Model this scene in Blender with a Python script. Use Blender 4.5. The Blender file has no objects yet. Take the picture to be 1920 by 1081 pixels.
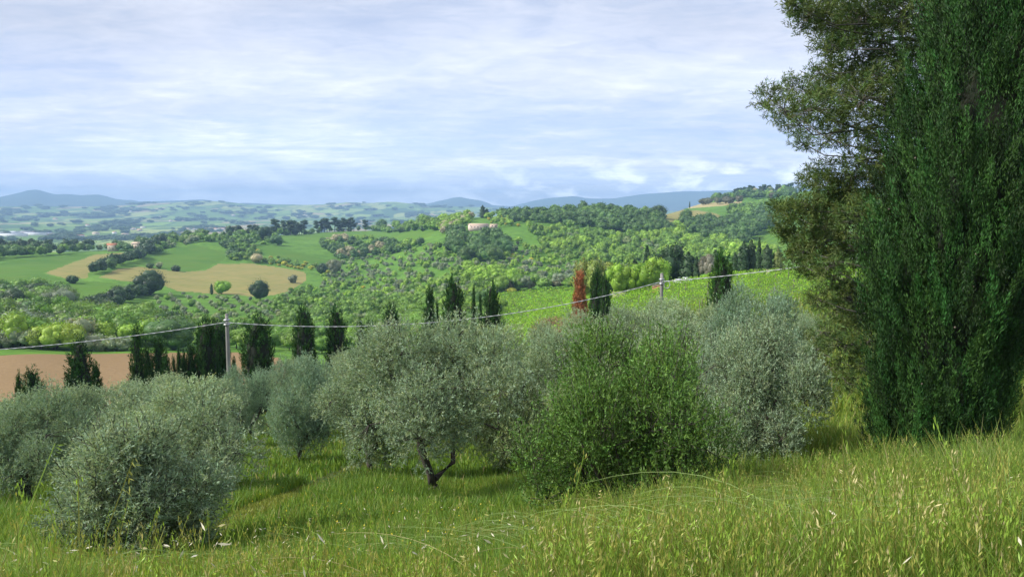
import bpy, math, random
import numpy as np
from mathutils import Vector

# ------------------------------------------------------------------ camera, sky, sun, exposure
C = bpy.context.scene
F_PX, CX, CY, HZ = 1387.0, 960.0, 540.5, 395.0        # focal length and centre in photo pixels, row of the horizon
PITCH = math.atan((CY-HZ)/F_PX)
cam = bpy.data.objects.new('camera', bpy.data.cameras.new('camera'))
C.collection.objects.link(cam); C.camera = cam
cam.location = (0, 0, 0)                               # the eye; the grass at its foot is at z = -1.65
cam.rotation_euler = (math.pi/2-PITCH, 0, 0)
cam.data.sensor_width = 36; cam.data.lens = 36*F_PX/1920
cam.data.clip_start = .1; cam.data.clip_end = 60000

SUN_DIR = Vector((-.88, -.16, .76)).normalized()         # towards the sun
SUN_EL = math.asin(SUN_DIR.z); SUN_AZ = math.atan2(SUN_DIR.x, SUN_DIR.y)
sl = bpy.data.lights.new('sun', 'SUN'); sl.energy = 3.0; sl.angle = math.radians(7.0); sl.color = (1, .95, .86)
so = bpy.data.objects.new('sun', sl); C.collection.objects.link(so)
so.rotation_euler = (-SUN_DIR).to_track_quat('-Z', 'Y').to_euler()
so.location = (0, 0, 50)
C.view_settings.view_transform = 'Standard'; C.view_settings.look = 'None'; C.view_settings.gamma = 1
C.view_settings.exposure = 1.07
C.cycles.use_denoising = True
C.cycles.max_bounces = 6; C.cycles.diffuse_bounces = 2; C.cycles.glossy_bounces = 1
C.cycles.transmission_bounces = 4; C.cycles.volume_bounces = 0; C.cycles.transparent_max_bounces = 4
C.cycles.caustics_reflective = False; C.cycles.caustics_refractive = False

class NT:
    def __init__(s, tree): s.t = tree; s.n = tree.nodes; s.l = tree.links
    def add(s, kind, **kw):
        n = s.n.new(kind)
        for k, v in kw.items():
            if k.startswith('i_'):
                key = k[2:]; key = int(key) if key.isdigit() else key.replace('_', ' ')
                s.put(n.inputs[key], v)
            else: setattr(n, k, v)
        return n
    def put(s, sock, v):
        if isinstance(v, bpy.types.NodeSocket): s.l.new(v, sock)
        elif isinstance(v, bpy.types.Node): s.l.new(v.outputs[0], sock)
        else: sock.default_value = v
    def math(s, op, a, b=0.0, c=None, clamp=False):
        n = s.n.new('ShaderNodeMath'); n.operation = op; n.use_clamp = clamp
        s.put(n.inputs[0], a); s.put(n.inputs[1], b)
        if c is not None: s.put(n.inputs[2], c)
        return n.outputs[0]
    def mix(s, f, a, b, mode='MIX'):
        n = s.n.new('ShaderNodeMix'); n.data_type = 'RGBA'; n.blend_type = mode; n.clamp_factor = True
        s.put(n.inputs[0], f); s.put(n.inputs[6], a if not isinstance(a, tuple) else (*a[:3], 1)); s.put(n.inputs[7], b if not isinstance(b, tuple) else (*b[:3], 1))
        return n.outputs[2]
    def ramp(s, f, stops, interp='LINEAR'):
        n = s.n.new('ShaderNodeValToRGB'); cr = n.color_ramp; cr.interpolation = interp
        while len(cr.elements) < len(stops): cr.elements.new(.5)
        for e, (p, c) in zip(cr.elements, stops):
            e.position = p; e.color = (c, c, c, 1) if isinstance(c, (int, float)) else (*c, 1)
        s.put(n.inputs[0], f); return n.outputs[0]
    def noise(s, vec, scale, detail=3, rough=.55, dist=0.0):
        n = s.n.new('ShaderNodeTexNoise'); s.put(n.inputs['Vector'], vec)
        n.inputs['Scale'].default_value = scale; n.inputs['Detail'].default_value = detail
        n.inputs['Roughness'].default_value = rough; n.inputs['Distortion'].default_value = dist
        return n.outputs[0]
    def mapping(s, vec, scale=(1, 1, 1), rot=(0, 0, 0), loc=(0, 0, 0)):
        n = s.n.new('ShaderNodeMapping'); s.put(n.inputs[0], vec)
        n.inputs['Scale'].default_value = scale; n.inputs['Rotation'].default_value = rot; n.inputs['Location'].default_value = loc
        return n.outputs[0]

w = bpy.data.worlds.new('World'); C.world = w; w.use_nodes = True
nt = NT(w.node_tree); nt.n.clear()
sky = nt.add('ShaderNodeTexSky', sky_type='NISHITA', sun_disc=False, sun_elevation=SUN_EL, sun_rotation=SUN_AZ)
sky.air_density = 1.0; sky.dust_density = .6
bg1 = nt.add('ShaderNodeBackground', i_0=sky, i_1=.075)
tc = nt.add('ShaderNodeTexCoord')
sep = nt.add('ShaderNodeSeparateXYZ', i_0=tc.outputs['Generated'])
zz = nt.math('MAXIMUM', sep.outputs[2], 0.0)
den = nt.math('ADD', zz, .085)
px = nt.math('DIVIDE', sep.outputs[0], den); py = nt.math('DIVIDE', sep.outputs[1], den)
cv = nt.add('ShaderNodeCombineXYZ', i_0=px, i_1=py, i_2=0.0)
m1 = nt.mapping(cv, (.27, .42, 1), (0, 0, math.radians(-20)), (2.3, 1.1, 0))
n1 = nt.noise(m1, 1.5, 7, .56, .9)                    # streaky cloud sheets
m2 = nt.mapping(cv, (.7, 1.25, 1), (0, 0, math.radians(-8)), (7.1, 3.4, 0))
n2 = nt.noise(m2, 2.0, 6, .6, 1.3)
m3 = nt.mapping(cv, (.16, .30, 1), (0, 0, math.radians(20)), (.4, 5.2, 0))
n3 = nt.noise(m3, 1.0, 3, .5)
m2b = nt.mapping(cv, (2.2, 3.0, 1), (0, 0, math.radians(-35)), (1.7, 9.4, 0))
n2b = nt.noise(m2b, 2.6, 8, .62, .8)
mixn = nt.math('ADD', nt.math('ADD', nt.math('MULTIPLY', n1, .50), nt.math('MULTIPLY', n2, .28)), nt.math('MULTIPLY', n2b, .22))
shade = nt.ramp(mixn, [(.36, (.30, .34, .455)), (.45, (.35, .385, .48)), (.52, (.405, .43, .51)), (.58, (.455, .475, .545)), (.68, (.57, .585, .63))])
tone = nt.ramp(n3, [(.36, .80), (.64, 1.15)])
shade = nt.mix(1.0, shade, tone, 'MULTIPLY')
GAIN = 1.0
# a low bank of puffy cumulus above the horizon, on the right
az = nt.math('ARCTAN2', sep.outputs[0], sep.outputs[1])
cvec = nt.add('ShaderNodeCombineXYZ', i_0=az, i_1=nt.math('MULTIPLY', sep.outputs[2], 2.2), i_2=0.0)
n4 = nt.noise(cvec, 15.0, 7, .58, .3)
band = nt.ramp(sep.outputs[2], [(.0, .55), (.012, 1.0), (.045, .75), (.075, 0.0)])
side = nt.ramp(nt.math('ADD', nt.math('MULTIPLY', az, .8), .5), [(.40, .22), (.55, .8), (.80, 1.0)])
cf = nt.math('MULTIPLY', nt.ramp(n4, [(.47, 0.0), (.60, 1.0)]), nt.math('MULTIPLY', band, side))
shade = nt.mix(cf, shade, (.95, .95, .97))
# sheets of cloud near the horizon are bluer; strong blue band at 5-8 degrees on the right
lowb = nt.ramp(sep.outputs[2], [(0.0, .05), (.04, .22), (.09, .38), (.20, .0)])
shade = nt.mix(nt.math('MULTIPLY', lowb, nt.ramp(mixn, [(.45, 1.0), (.62, 0.0)])), shade, (.26, .36, .62))
bg2 = nt.add('ShaderNodeBackground', i_0=shade, i_1=GAIN)
glow = nt.ramp(sep.outputs[2], [(0.0, 1.35), (.06, 1.2), (.16, 1.0)])
nt.put(bg2.inputs[0], nt.mix(1.0, shade, glow, 'MULTIPLY'))
cover = nt.ramp(mixn, [(.30, .80), (.46, .97)])
mxs = nt.add('ShaderNodeMixShader', i_0=cover, i_1=bg1, i_2=bg2)
nt.add('ShaderNodeOutputWorld', i_0=mxs)
w.cycles.sampling_method = 'MANUAL'; w.cycles.sample_map_resolution = 512

# ------------------------------------------------------------------ helpers
def tag(o, label=None, cat=None, group=None, kind=None):
    if label: o['label'] = label
    if cat: o['category'] = cat
    if group: o['group'] = group
    if kind: o['kind'] = kind
    return o
def link(o): C.collection.objects.link(o); return o
def empty(name, loc, rz=0):
    o = bpy.data.objects.new(name, None); o.location = loc; o.rotation_euler = (0, 0, rz)
    o.empty_display_size = .3
    return link(o)
def mesh(name, V, F, mats, tint=None, smooth=False, mi=None):
    """V (n,3); F a list of (k,m) index arrays; tint (n,3) colour factors; mi a list of material indices, one per array"""
    me = bpy.data.meshes.new(name)
    V = np.ascontiguousarray(V, dtype=np.float32)
    F = [np.asarray(f, dtype=np.int32) for f in F if len(f)]
    me.vertices.add(len(V)); me.vertices.foreach_set('co', V.ravel())
    loops = np.concatenate([f.ravel() for f in F]); sizes = np.concatenate([np.full(len(f), f.shape[1], np.int32) for f in F])
    starts = np.concatenate([[0], np.cumsum(sizes)[:-1]]).astype(np.int32)
    me.loops.add(len(loops)); me.loops.foreach_set('vertex_index', loops)
    me.polygons.add(len(sizes)); me.polygons.foreach_set('loop_start', starts)
    me.polygons.foreach_set('loop_total', sizes)
    if not isinstance(mats, (list, tuple)): mats = [mats]
    for m in mats: me.materials.append(m)
    if mi is not None:
        me.polygons.foreach_set('material_index', np.concatenate([np.full(len(f), k, np.int32) for f, k in zip(F, mi)]))
    if smooth: me.polygons.foreach_set('use_smooth', np.ones(len(sizes), bool))
    if tint is not None:
        a = me.color_attributes.new('tint', 'FLOAT_COLOR', 'POINT')
        c = np.ones((len(V), 4), np.float32); c[:, :3] = tint
        a.data.foreach_set('color', c.ravel())
    me.update(calc_edges=True)
    return me
def obj(name, me, parent=None, loc=(0, 0, 0)):
    o = bpy.data.objects.new(name, me); o.location = loc; link(o)
    if parent: o.parent = parent
    return o
class Acc:                                             # gathers pieces into one mesh
    def __init__(s): s.V = []; s.F = []; s.T = []; s.M = []; s.n = 0
    def add(s, V, F, tint=(1, 1, 1), mi=0):
        V = np.asarray(V, float); t = np.broadcast_to(np.asarray(tint, float), (len(V), 3))
        for f in (F if isinstance(F, list) else [F]):
            s.F.append(np.asarray(f)+s.n); s.M.append(mi)
        s.V.append(V); s.T.append(t); s.n += len(V)
    def mesh(s, name, mats, smooth=False):
        return mesh(name, np.concatenate(s.V), s.F, mats, np.concatenate(s.T), smooth, s.M)
def unit(v): return v/np.maximum(np.linalg.norm(v, axis=-1, keepdims=True), 1e-9)
def rdir(rng, n): return unit(rng.normal(size=(n, 3)))
def tube(pts, rad, sides=7):
    P = np.asarray(pts, float); n = len(P); T = unit(np.gradient(P, axis=0))
    a = np.where(abs(T[:, 2:3]) > .9, [[1., 0, 0]], [[0, 0, 1.]])
    A = unit(np.cross(T, a)); B = np.cross(T, A); r = np.asarray(rad, float)[:, None, None]
    th = np.arange(sides)*2*math.pi/sides
    V = P[:, None]+r*(np.cos(th)[None, :, None]*A[:, None]+np.sin(th)[None, :, None]*B[:, None])
    V = V.reshape(-1, 3); i = np.arange(n-1)[:, None]*sides; j = np.arange(sides)[None]; k = (j+1) % sides
    F = np.stack([i+j, i+k, i+sides+k, i+sides+j], -1).reshape(-1, 4)
    cap = [np.arange(sides)[None, ::-1], (np.arange(sides)+(n-1)*sides)[None]]
    return V, [F]+cap
def box(x0, x1, y0, y1, z0, z1):
    V = [(x, y, z) for z in (z0, z1) for y in (y0, y1) for x in (x0, x1)]
    return V, [np.array([(0, 2, 3, 1), (4, 5, 7, 6), (0, 1, 5, 4), (2, 6, 7, 3), (0, 4, 6, 2), (1, 3, 7, 5)])]
def leaves(P, D, N, L, W, fold=0.0):
    """one kite-shaped quad per leaf: base P, direction D, rough normal N"""
    D = unit(D); S = unit(np.cross(D, N)); L = np.broadcast_to(L, len(P))[:, None]; W = np.broadcast_to(W, len(P))[:, None]
    U = np.cross(S, D)
    V = np.stack([P, P+D*L*.45+S*W*.5+U*W*fold, P+D*L, P+D*L*.45-S*W*.5+U*W*fold], 1).reshape(-1, 3)
    return V, np.arange(len(P)*4).reshape(-1, 4)
def cards(P, N, size, rng):
    """irregular four-sided leaf clumps with normal N"""
    n = len(P); a = rng.normal(size=(n, 3)); A = unit(np.cross(N, a)); B = np.cross(unit(N), A)
    th = np.array([0, .25, .5, .75])[None]*2*math.pi+rng.uniform(-.45, .45, (n, 4)); r = size[:, None]*rng.uniform(.55, 1.1, (n, 4))*.62
    V = P[:, None]+(r*np.cos(th))[..., None]*A[:, None]+(r*np.sin(th))[..., None]*B[:, None]
    return V.reshape(-1, 3), np.arange(n*4).reshape(-1, 4)
def ico(sub=2):
    t = (1+5**.5)/2
    V = [(-1, t, 0), (1, t, 0), (-1, -t, 0), (1, -t, 0), (0, -1, t), (0, 1, t), (0, -1, -t), (0, 1, -t), (t, 0, -1), (t, 0, 1), (-t, 0, -1), (-t, 0, 1)]
    F = [(0, 11, 5), (0, 5, 1), (0, 1, 7), (0, 7, 10), (0, 10, 11), (1, 5, 9), (5, 11, 4), (11, 10, 2), (10, 7, 6), (7, 1, 8), (3, 9, 4), (3, 4, 2), (3, 2, 6), (3, 6, 8), (3, 8, 9), (4, 9, 5), (2, 4, 11), (6, 2, 10), (8, 6, 7), (9, 8, 1)]
    V = [tuple(unit(np.array(v, float))) for v in V]
    for _ in range(sub):
        mid = {}; G = []
        def m(a, b):
            k = (min(a, b), max(a, b))
            if k not in mid: mid[k] = len(V); V.append(tuple(unit((np.array(V[a])+np.array(V[b]))/2)))
            return mid[k]
        for a, b, c in F:
            x, y, z = m(a, b), m(b, c), m(c, a); G += [(a, x, z), (b, y, x), (c, z, y), (x, y, z)]
        F = G
    return np.array(V), np.array(F)
ICO1, ICO2 = ico(1), ico(2)

# value noise
def _hash(ix, iy, seed):
    h = (ix.astype(np.int64)*374761393+iy.astype(np.int64)*668265263+seed*1442695041) & 0xffffffff
    h = ((h ^ (h >> 13))*1274126177) & 0xffffffff
    return ((h ^ (h >> 16)) & 0xffff)/65535.0
def vnoise(x, y, seed=0):
    ix = np.floor(x); iy = np.floor(y); fx = x-ix; fy = y-iy; fx = fx*fx*(3-2*fx); fy = fy*fy*(3-2*fy)
    a = _hash(ix, iy, seed); b = _hash(ix+1, iy, seed); c = _hash(ix, iy+1, seed); d = _hash(ix+1, iy+1, seed)
    return (a*(1-fx)+b*fx)*(1-fy)+(c*(1-fx)+d*fx)*fy-.5
def fbm(x, y, seed=0, oct=4):
    s = 0; a = 1.0
    for k in range(oct): s = s+a*vnoise(x*2**k+k*17.3, y*2**k-k*9.1, seed+k); a *= .5
    return s

# ------------------------------------------------------------------ terrain: heights from surveyed sight lines
def pix_dir(px, py):
    X = np.asarray(px, float)-CX; Y = CY-np.asarray(py, float)
    c, s = math.cos(PITCH), math.sin(PITCH)
    return np.stack(np.broadcast_arrays(X, F_PX*c+Y*s, -F_PX*s+Y*c), -1)
def az_of(px): return np.arctan2(np.asarray(px, float)-CX, F_PX*math.cos(PITCH)+(CY-HZ)*math.sin(PITCH))
def row_z(px, row, d):
    v = pix_dir(px, row); return d*v[..., 2]/np.hypot(v[..., 0], v[..., 1])
def to_pix(x, y, z):
    c, s = math.cos(PITCH), math.sin(PITCH); f = y*c-z*s; u = y*s+z*c
    return CX+F_PX*x/f, CY-F_PX*u/f
DS = [3, 6, 10, 15, 22, 32, 45, 60, 80, 110, 150, 200, 280, 380, 500, 650, 800, 950, 1100, 1300, 1500, 1800, 2400, 3200, 4500, 6000]
COLS = {
 0:    [1190, 1135, 1092, 1000, 938, 880, 828, 800, 793, 790, 736, 660, 626, 598, 556, 508, 484, 470, 475, 486, 485, 480, 463, 443, 424, 410],
 200:  [1190, 1135, 1092, 1000, 938, 880, 828, 796, 785, 785, 735, 660, 626, 594, 552, 506, 482, 468, 475, 486, 485, 480, 463, 443, 424, 410],
 400:  [1185, 1120, 1050, 975, 895, 836, 795, 772, 765, 764, 730, 659, 628, 590, 555, 520, 492, 452, 437, 452, 470, 475, 463, 443, 424, 408],
 650:  [1180, 1095, 1010, 940, 885, 836, 775, 745, 730, 718, 698, 668, 638, 604, 568, 528, 497, 458, 445, 431, 440, 455, 460, 445, 425, 406],
 900:  [1170, 1080, 1002, 946, 890, 815, 750, 710, 680, 660, 640, 620, 594, 560, 525, 478, 428, 403, 416, 430, 440, 440, 435, 430, 418, 405],
 1150: [1165, 1080, 1005, 945, 865, 775, 700, 660, 628, 597, 569, 552, 562, 546, 515, 470, 425, 393, 400, 415, 425, 430, 428, 422, 415, 404],
 1400: [1155, 1062, 975, 912, 822, 730, 680, 638, 594, 556, 532, 513, 528, 524, 505, 476, 450, 425, 402, 380, 363, 368, 395, 405, 405, 402],
 1650: [1150, 1055, 960, 895, 820, 732, 660, 620, 580, 545, 522, 506, 518, 512, 492, 462, 432, 408, 385, 365, 350, 355, 385, 400, 402, 400],
 2050: [1150, 1055, 960, 895, 820, 732, 660, 620, 580, 545, 522, 506, 518, 512, 492, 462, 432, 408, 385, 365, 350, 355, 385, 400, 402, 400]}
HILL = [(0, 388), (200, 387), (290, 380), (385, 376.5), (430, 378), (470, 384), (560, 383), (615, 382), (650, 377.5), (690, 380), (735, 377.5), (800, 384), (860, 386), (1000, 391), (1200, 394), (1400, 398), (2050, 398)]
MONT = [(-200, 366), (0, 368), (35, 360), (55, 354.5), (70, 352.5), (88, 358), (105, 363), (130, 362), (150, 365), (185, 363), (205, 368), (220, 373), (250, 374.5), (270, 378), (300, 376), (385, 373), (420, 380), (465, 379), (520, 383), (600, 384), (640, 379), (735, 379), (800, 381), (825, 375), (850, 369), (862, 367.5), (885, 372), (905, 375), (925, 384), (960, 385), (1000, 375), (1030, 369), (1075, 365), (1100, 371), (1120, 371.5), (1150, 371), (1200, 363), (1250, 359), (1275, 357), (1350, 356), (1440, 352), (2050, 345)]
NA, NR = 721, 560                                       # table: azimuth from -180 to 180, log distance
AZT = np.linspace(-math.pi, math.pi, NA); LR0, LR1 = math.log(1.0), math.log(13000)
LRT = np.linspace(LR0, LR1, NR)
colpx = np.array(sorted(COLS)); colaz = az_of(colpx)
DX = DS+[8000, 9600, 12300, 13000]
zc = []
for p in colpx:
    z = [row_z(p, r, d) for r, d in zip(COLS[p], DS)]
    zc.append(np.interp(LRT, np.log(DS), z, left=-1.65))
zc = np.array(zc)
T = np.zeros((NA, NR))
for i, a in enumerate(AZT):
    aa = min(max(a, colaz[0]), colaz[-1])
    if a > colaz[-1] or a < colaz[0]:                    # behind the camera: blend the two ends
        t = ((a-colaz[-1]) % (2*math.pi))/(2*math.pi-(colaz[-1]-colaz[0])); t = t*t*(3-2*t)
        T[i] = zc[-1]*(1-t)+zc[0]*t
    else:
        j = min(np.searchsorted(colaz, aa, side='right')-1, len(colaz)-2); t = (aa-colaz[j])/(colaz[j+1]-colaz[j]); t = t*t*(3-2*t)
        T[i] = zc[j]*(1-t)+zc[j+1]*t
def smooth(A, k, ax):
    ker = np.hanning(2*k+3)[1:-1]; ker /= ker.sum()
    P = np.pad(A, [(k, k) if q == ax else (0, 0) for q in (0, 1)], mode='edge')
    return np.apply_along_axis(lambda v: np.convolve(v, ker, 'valid'), ax, P)
T = smooth(smooth(T, 6, 1), 5, 0)
# far hills and mountains: ridge lines
azpx = CX+np.tan(np.clip(AZT, -1.2, 1.2))*(F_PX*math.cos(PITCH)+(CY-HZ)*math.sin(PITCH))
hr = np.interp(azpx, *zip(*HILL)); mr = np.interp(azpx, *zip(*MONT))
for i in range(NA):
    h8 = row_z(azpx[i], hr[i], 8000) if abs(AZT[i]) < 1.2 else 20.; m12 = row_z(azpx[i], mr[i], 12300) if abs(AZT[i]) < 1.2 else 200.
    k = LRT > math.log(6000)
    T[i, k] = np.interp(LRT[k], np.log([6000, 8000, 9600, 12300, 13000]), [T[i, np.searchsorted(LRT, math.log(6000))-1], h8, h8-60, m12, m12-120])
def H(x, y):
    x = np.asarray(x, float); y = np.asarray(y, float)
    r = np.maximum(np.hypot(x, y), 1.0); a = np.arctan2(x, y)
    fi = (a+math.pi)/(2*math.pi)*(NA-1); fj = (np.log(r)-LR0)/(LR1-LR0)*(NR-1)
    i = np.clip(fi.astype(int), 0, NA-2); j = np.clip(fj.astype(int), 0, NR-2); u = np.clip(fi-i, 0, 1); v = np.clip(fj-j, 0, 1)
    z = (T[i, j]*(1-u)+T[i+1, j]*u)*(1-v)+(T[i, j+1]*(1-u)+T[i+1, j+1]*u)*v
    amp = np.interp(r, [2, 8, 40, 110, 130, 210, 260, 500, 1000, 3000, 6000, 13000], [.03, .10, .3, .35, .12, .12, .9, 1.6, 2.2, 8, 16, 14])
    wl = np.interp(r, [2, 40, 260, 1000, 3000, 13000], [2.5, 9, 45, 90, 500, 900])
    # keep each wavelength band tied to world space
    n = 0
    for k, L in enumerate((2.5, 9, 45, 90, 420, 900)):
        c = [2.5, 9, 45, 90, 420, 900][k]
        wgt = np.exp(-(np.log(wl/c)/.8)**2)
        if np.any(wgt > .02): n = n+wgt*fbm(x/L, y/L, 31+k*7, 4)
    return z+amp*n
TT = np.exp(np.linspace(math.log(2.0), math.log(12900), 2400))
EAZ = np.radians(np.arange(-42, 42.01, .12)); ETAB = np.maximum.accumulate(H(TT[None]*np.sin(EAZ)[:, None], TT[None]*np.cos(EAZ)[:, None])/TT[None], axis=1)
def ground_at(px, py):
    """where the sight line through a photo pixel meets the ground (nan when it meets the sky)"""
    px = np.atleast_1d(np.asarray(px, float)); py = np.atleast_1d(np.asarray(py, float)); out = np.full((len(px), 3), np.nan)
    v = pix_dir(px, py); v = v/np.hypot(v[:, 0], v[:, 1])[:, None]; a = np.arctan2(v[:, 0], v[:, 1])
    f = np.clip((a-EAZ[0])/(EAZ[1]-EAZ[0]), 0, len(EAZ)-1.001); i0 = f.astype(int); u = f-i0
    for i in range(len(px)):
        e = ETAB[i0[i]]*(1-u[i])+ETAB[i0[i]+1]*u[i]; k = int(np.searchsorted(e, v[i, 2]))
        if k < len(TT): out[i, :2] = v[i, :2]*TT[k]
    ok = ~np.isnan(out[:, 0]); out[ok, 2] = H(out[ok, 0], out[ok, 1])
    return out
def ground_near(px, py, dmax=1700):
    """like ground_at, but a point above a crest slides down on to the crest"""
    out = []
    for x, y in zip(np.atleast_1d(px), np.atleast_1d(py)):
        G = ground_at(np.full(45, x), y+np.arange(45)*.7); ok = ~np.isnan(G[:, 0]); ok[ok] &= np.hypot(G[ok, 0], G[ok, 1]) < dmax
        out.append(G[np.argmax(ok)])
    return np.array(out)
def at(px, d):
    """ground point in the direction of photo column px at distance d"""
    a = float(az_of(px)); x, y = d*math.sin(a), d*math.cos(a); return np.array([x, y, float(H(x, y))])
def inpoly(x, y, P):
    if np.size(x) == 1:
        x = float(np.ravel(x)[0]); y = float(np.ravel(y)[0]); r = False; P = P.tolist() if isinstance(P, np.ndarray) else P; xj, yj = P[-1][0], P[-1][1]
        for p in P:
            xi, yi = p[0], p[1]
            if (yi > y) != (yj > y) and x < (xj-xi)*(y-yi)/(yj-yi)+xi: r = not r
            xj, yj = xi, yi
        return np.array([r])
    x = np.asarray(x); y = np.asarray(y); r = np.zeros(x.shape, bool); j = len(P)-1
    for i in range(len(P)):
        xi, yi = P[i][0], P[i][1]; xj, yj = P[j][0], P[j][1]
        c = ((yi > y) != (yj > y)) & (x < (xj-xi)*(y-yi)/((yj-yi) if yj != yi else 1e-9)+xi); r ^= c; j = i
    return r

# ------------------------------------------------------------------ materials
def leafmat(name, base, var=.25, trans=.3, rough=.5, under=None, spec=.3):
    """foliage: base x object colour x tint x noise, some light passing through"""
    m = bpy.data.materials.new(name); m.use_nodes = True; t = NT(m.node_tree); t.n.clear()
    at_ = t.add('ShaderNodeAttribute', attribute_name='tint'); oi = t.add('ShaderNodeObjectInfo')
    geo = t.add('ShaderNodeNewGeometry')
    col = t.mix(1.0, (*base, 1), at_.outputs['Color'], 'MULTIPLY')
    col = t.mix(1.0, col, oi.outputs['Color'], 'MULTIPLY')
    if under:                                            # paler underside of the leaf
        col = t.mix(t.math('MULTIPLY', geo.outputs['Backfacing'], .75), col, t.mix(1.0, (*under, 1), oi.outputs['Color'], 'MULTIPLY'))
    rnd = t.math('MULTIPLY_ADD', geo.outputs['Random Per Island'], 2*var, 1-var)
    col = t.mix(1.0, col, t.add('ShaderNodeCombineColor', i_0=rnd, i_1=rnd, i_2=rnd).outputs[0], 'MULTIPLY')
    p = t.add('ShaderNodeBsdfPrincipled'); t.put(p.inputs['Base Color'], col); p.inputs['Roughness'].default_value = rough
    p.inputs['Specular IOR Level'].default_value = spec
    tr = t.add('ShaderNodeBsdfTranslucent'); t.put(tr.inputs[0], t.mix(1.0, col, (1.25, 1.2, .6, 1), 'MULTIPLY'))
    mx = t.add('ShaderNodeMixShader', i_0=trans, i_1=p, i_2=tr)
    t.add('ShaderNodeOutputMaterial', i_0=mx)
    return m
def simple(name, col, rough=.8, noise=None, bump=0.0, metallic=0.0):
    m = bpy.data.materials.new(name); m.use_nodes = True; t = NT(m.node_tree)
    p = m.node_tree.nodes['Principled BSDF']; p.inputs['Roughness'].default_value = rough; p.inputs['Metallic'].default_value = metallic
    c = (*col, 1)
    tc_ = t.add('ShaderNodeTexCoord')
    if noise:
        n = t.noise(t.mapping(tc_.outputs['Object'], noise[1]), noise[0], 5, .6)
        c = t.mix(t.ramp(n, [(.35, 0.0), (.65, 1.0)]), c, (*noise[2], 1))
        if bump:
            b = t.add('ShaderNodeBump', i_Strength=bump, i_Height=n); t.put(p.inputs['Normal'], b.outputs[0])
    t.put(p.inputs['Base Color'], c)
    return m
def ground_mat(name, c1, c2, c3=None, s1=.05, s2=.6, stripe=None, bump=.4, rough=.95):
    """soil or short crop: two or three colours mixed by world-space noise, optional drill lines"""
    m = bpy.data.materials.new(name); m.use_nodes = True; t = NT(m.node_tree)
    p = m.node_tree.nodes['Principled BSDF']; p.inputs['Roughness'].default_value = rough; p.inputs['Specular IOR Level'].default_value = .15
    g = t.add('ShaderNodeNewGeometry').outputs['Position']
    n1 = t.noise(g, s1, 5, .6); n2 = t.noise(g, s2, 4, .65)
    col = t.mix(t.ramp(n1, [(.38, 0.0), (.62, 1.0)]), c1, c2)
    if c3: col = t.mix(t.ramp(n2, [(.45, 0.0), (.7, .8)]), col, c3)
    if stripe:
        wv = t.add('ShaderNodeTexWave', wave_type='BANDS', bands_direction='X'); t.put(wv.inputs[0], t.mapping(g, (1, 1, 1), (0, 0, stripe[0])))
        wv.inputs['Scale'].default_value = stripe[1]; wv.inputs['Distortion'].default_value = 1.5; wv.inputs['Detail'].default_value = 3
        wv.inputs['Detail Scale'].default_value = .15
        col = t.mix(t.math('MULTIPLY', wv.outputs['Fac'], stripe[2]), col, stripe[3])
    t.put(p.inputs['Base Color'], col)
    b = t.add('ShaderNodeBump', i_Strength=bump, i_Distance=.3, i_Height=n2); t.put(p.inputs['Normal'], b.outputs[0])
    return m
M = {}
M['turf'] = ground_mat('turf', (.045, .085, .018), (.065, .095, .022), (.10, .095, .04), .25, 2.5)
M['slope'] = ground_mat('slope_grass', (.085, .19, .020), (.12, .24, .028), (.045, .105, .018), .03, .15)
M['crop'] = ground_mat('green_crop', (.062, .150, .014), (.098, .195, .018), (.12, .19, .022), .012, .05, (1.2, .05, .6, (.048, .125, .014)), .15)
M['crop2'] = ground_mat('bright_crop', (.105, .215, .016), (.078, .17, .016), (.13, .20, .022), .012, .05, (.5, .05, .6, (.062, .145, .014)), .15)
M['hay'] = ground_mat('ripening_hay', (.25, .225, .075), (.185, .20, .055), (.13, .18, .038), .025, .09, (1.9, .04, .6, (.31, .235, .085)), .15)
M['tan'] = ground_mat('dry_stubble', (.42, .33, .17), (.34, .29, .13), (.24, .25, .09), .012, .08, None, .1)
M['soil'] = ground_mat('tilled_soil', (.245, .165, .080), (.215, .142, .068), (.18, .118, .056), .05, 1.2, (.25, .28, .4, (.28, .19, .095)), .5)
M['vsoil'] = ground_mat('vineyard_floor', (.06, .13, .018), (.08, .13, .02), (.11, .11, .04), .1, 1.0)

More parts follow.
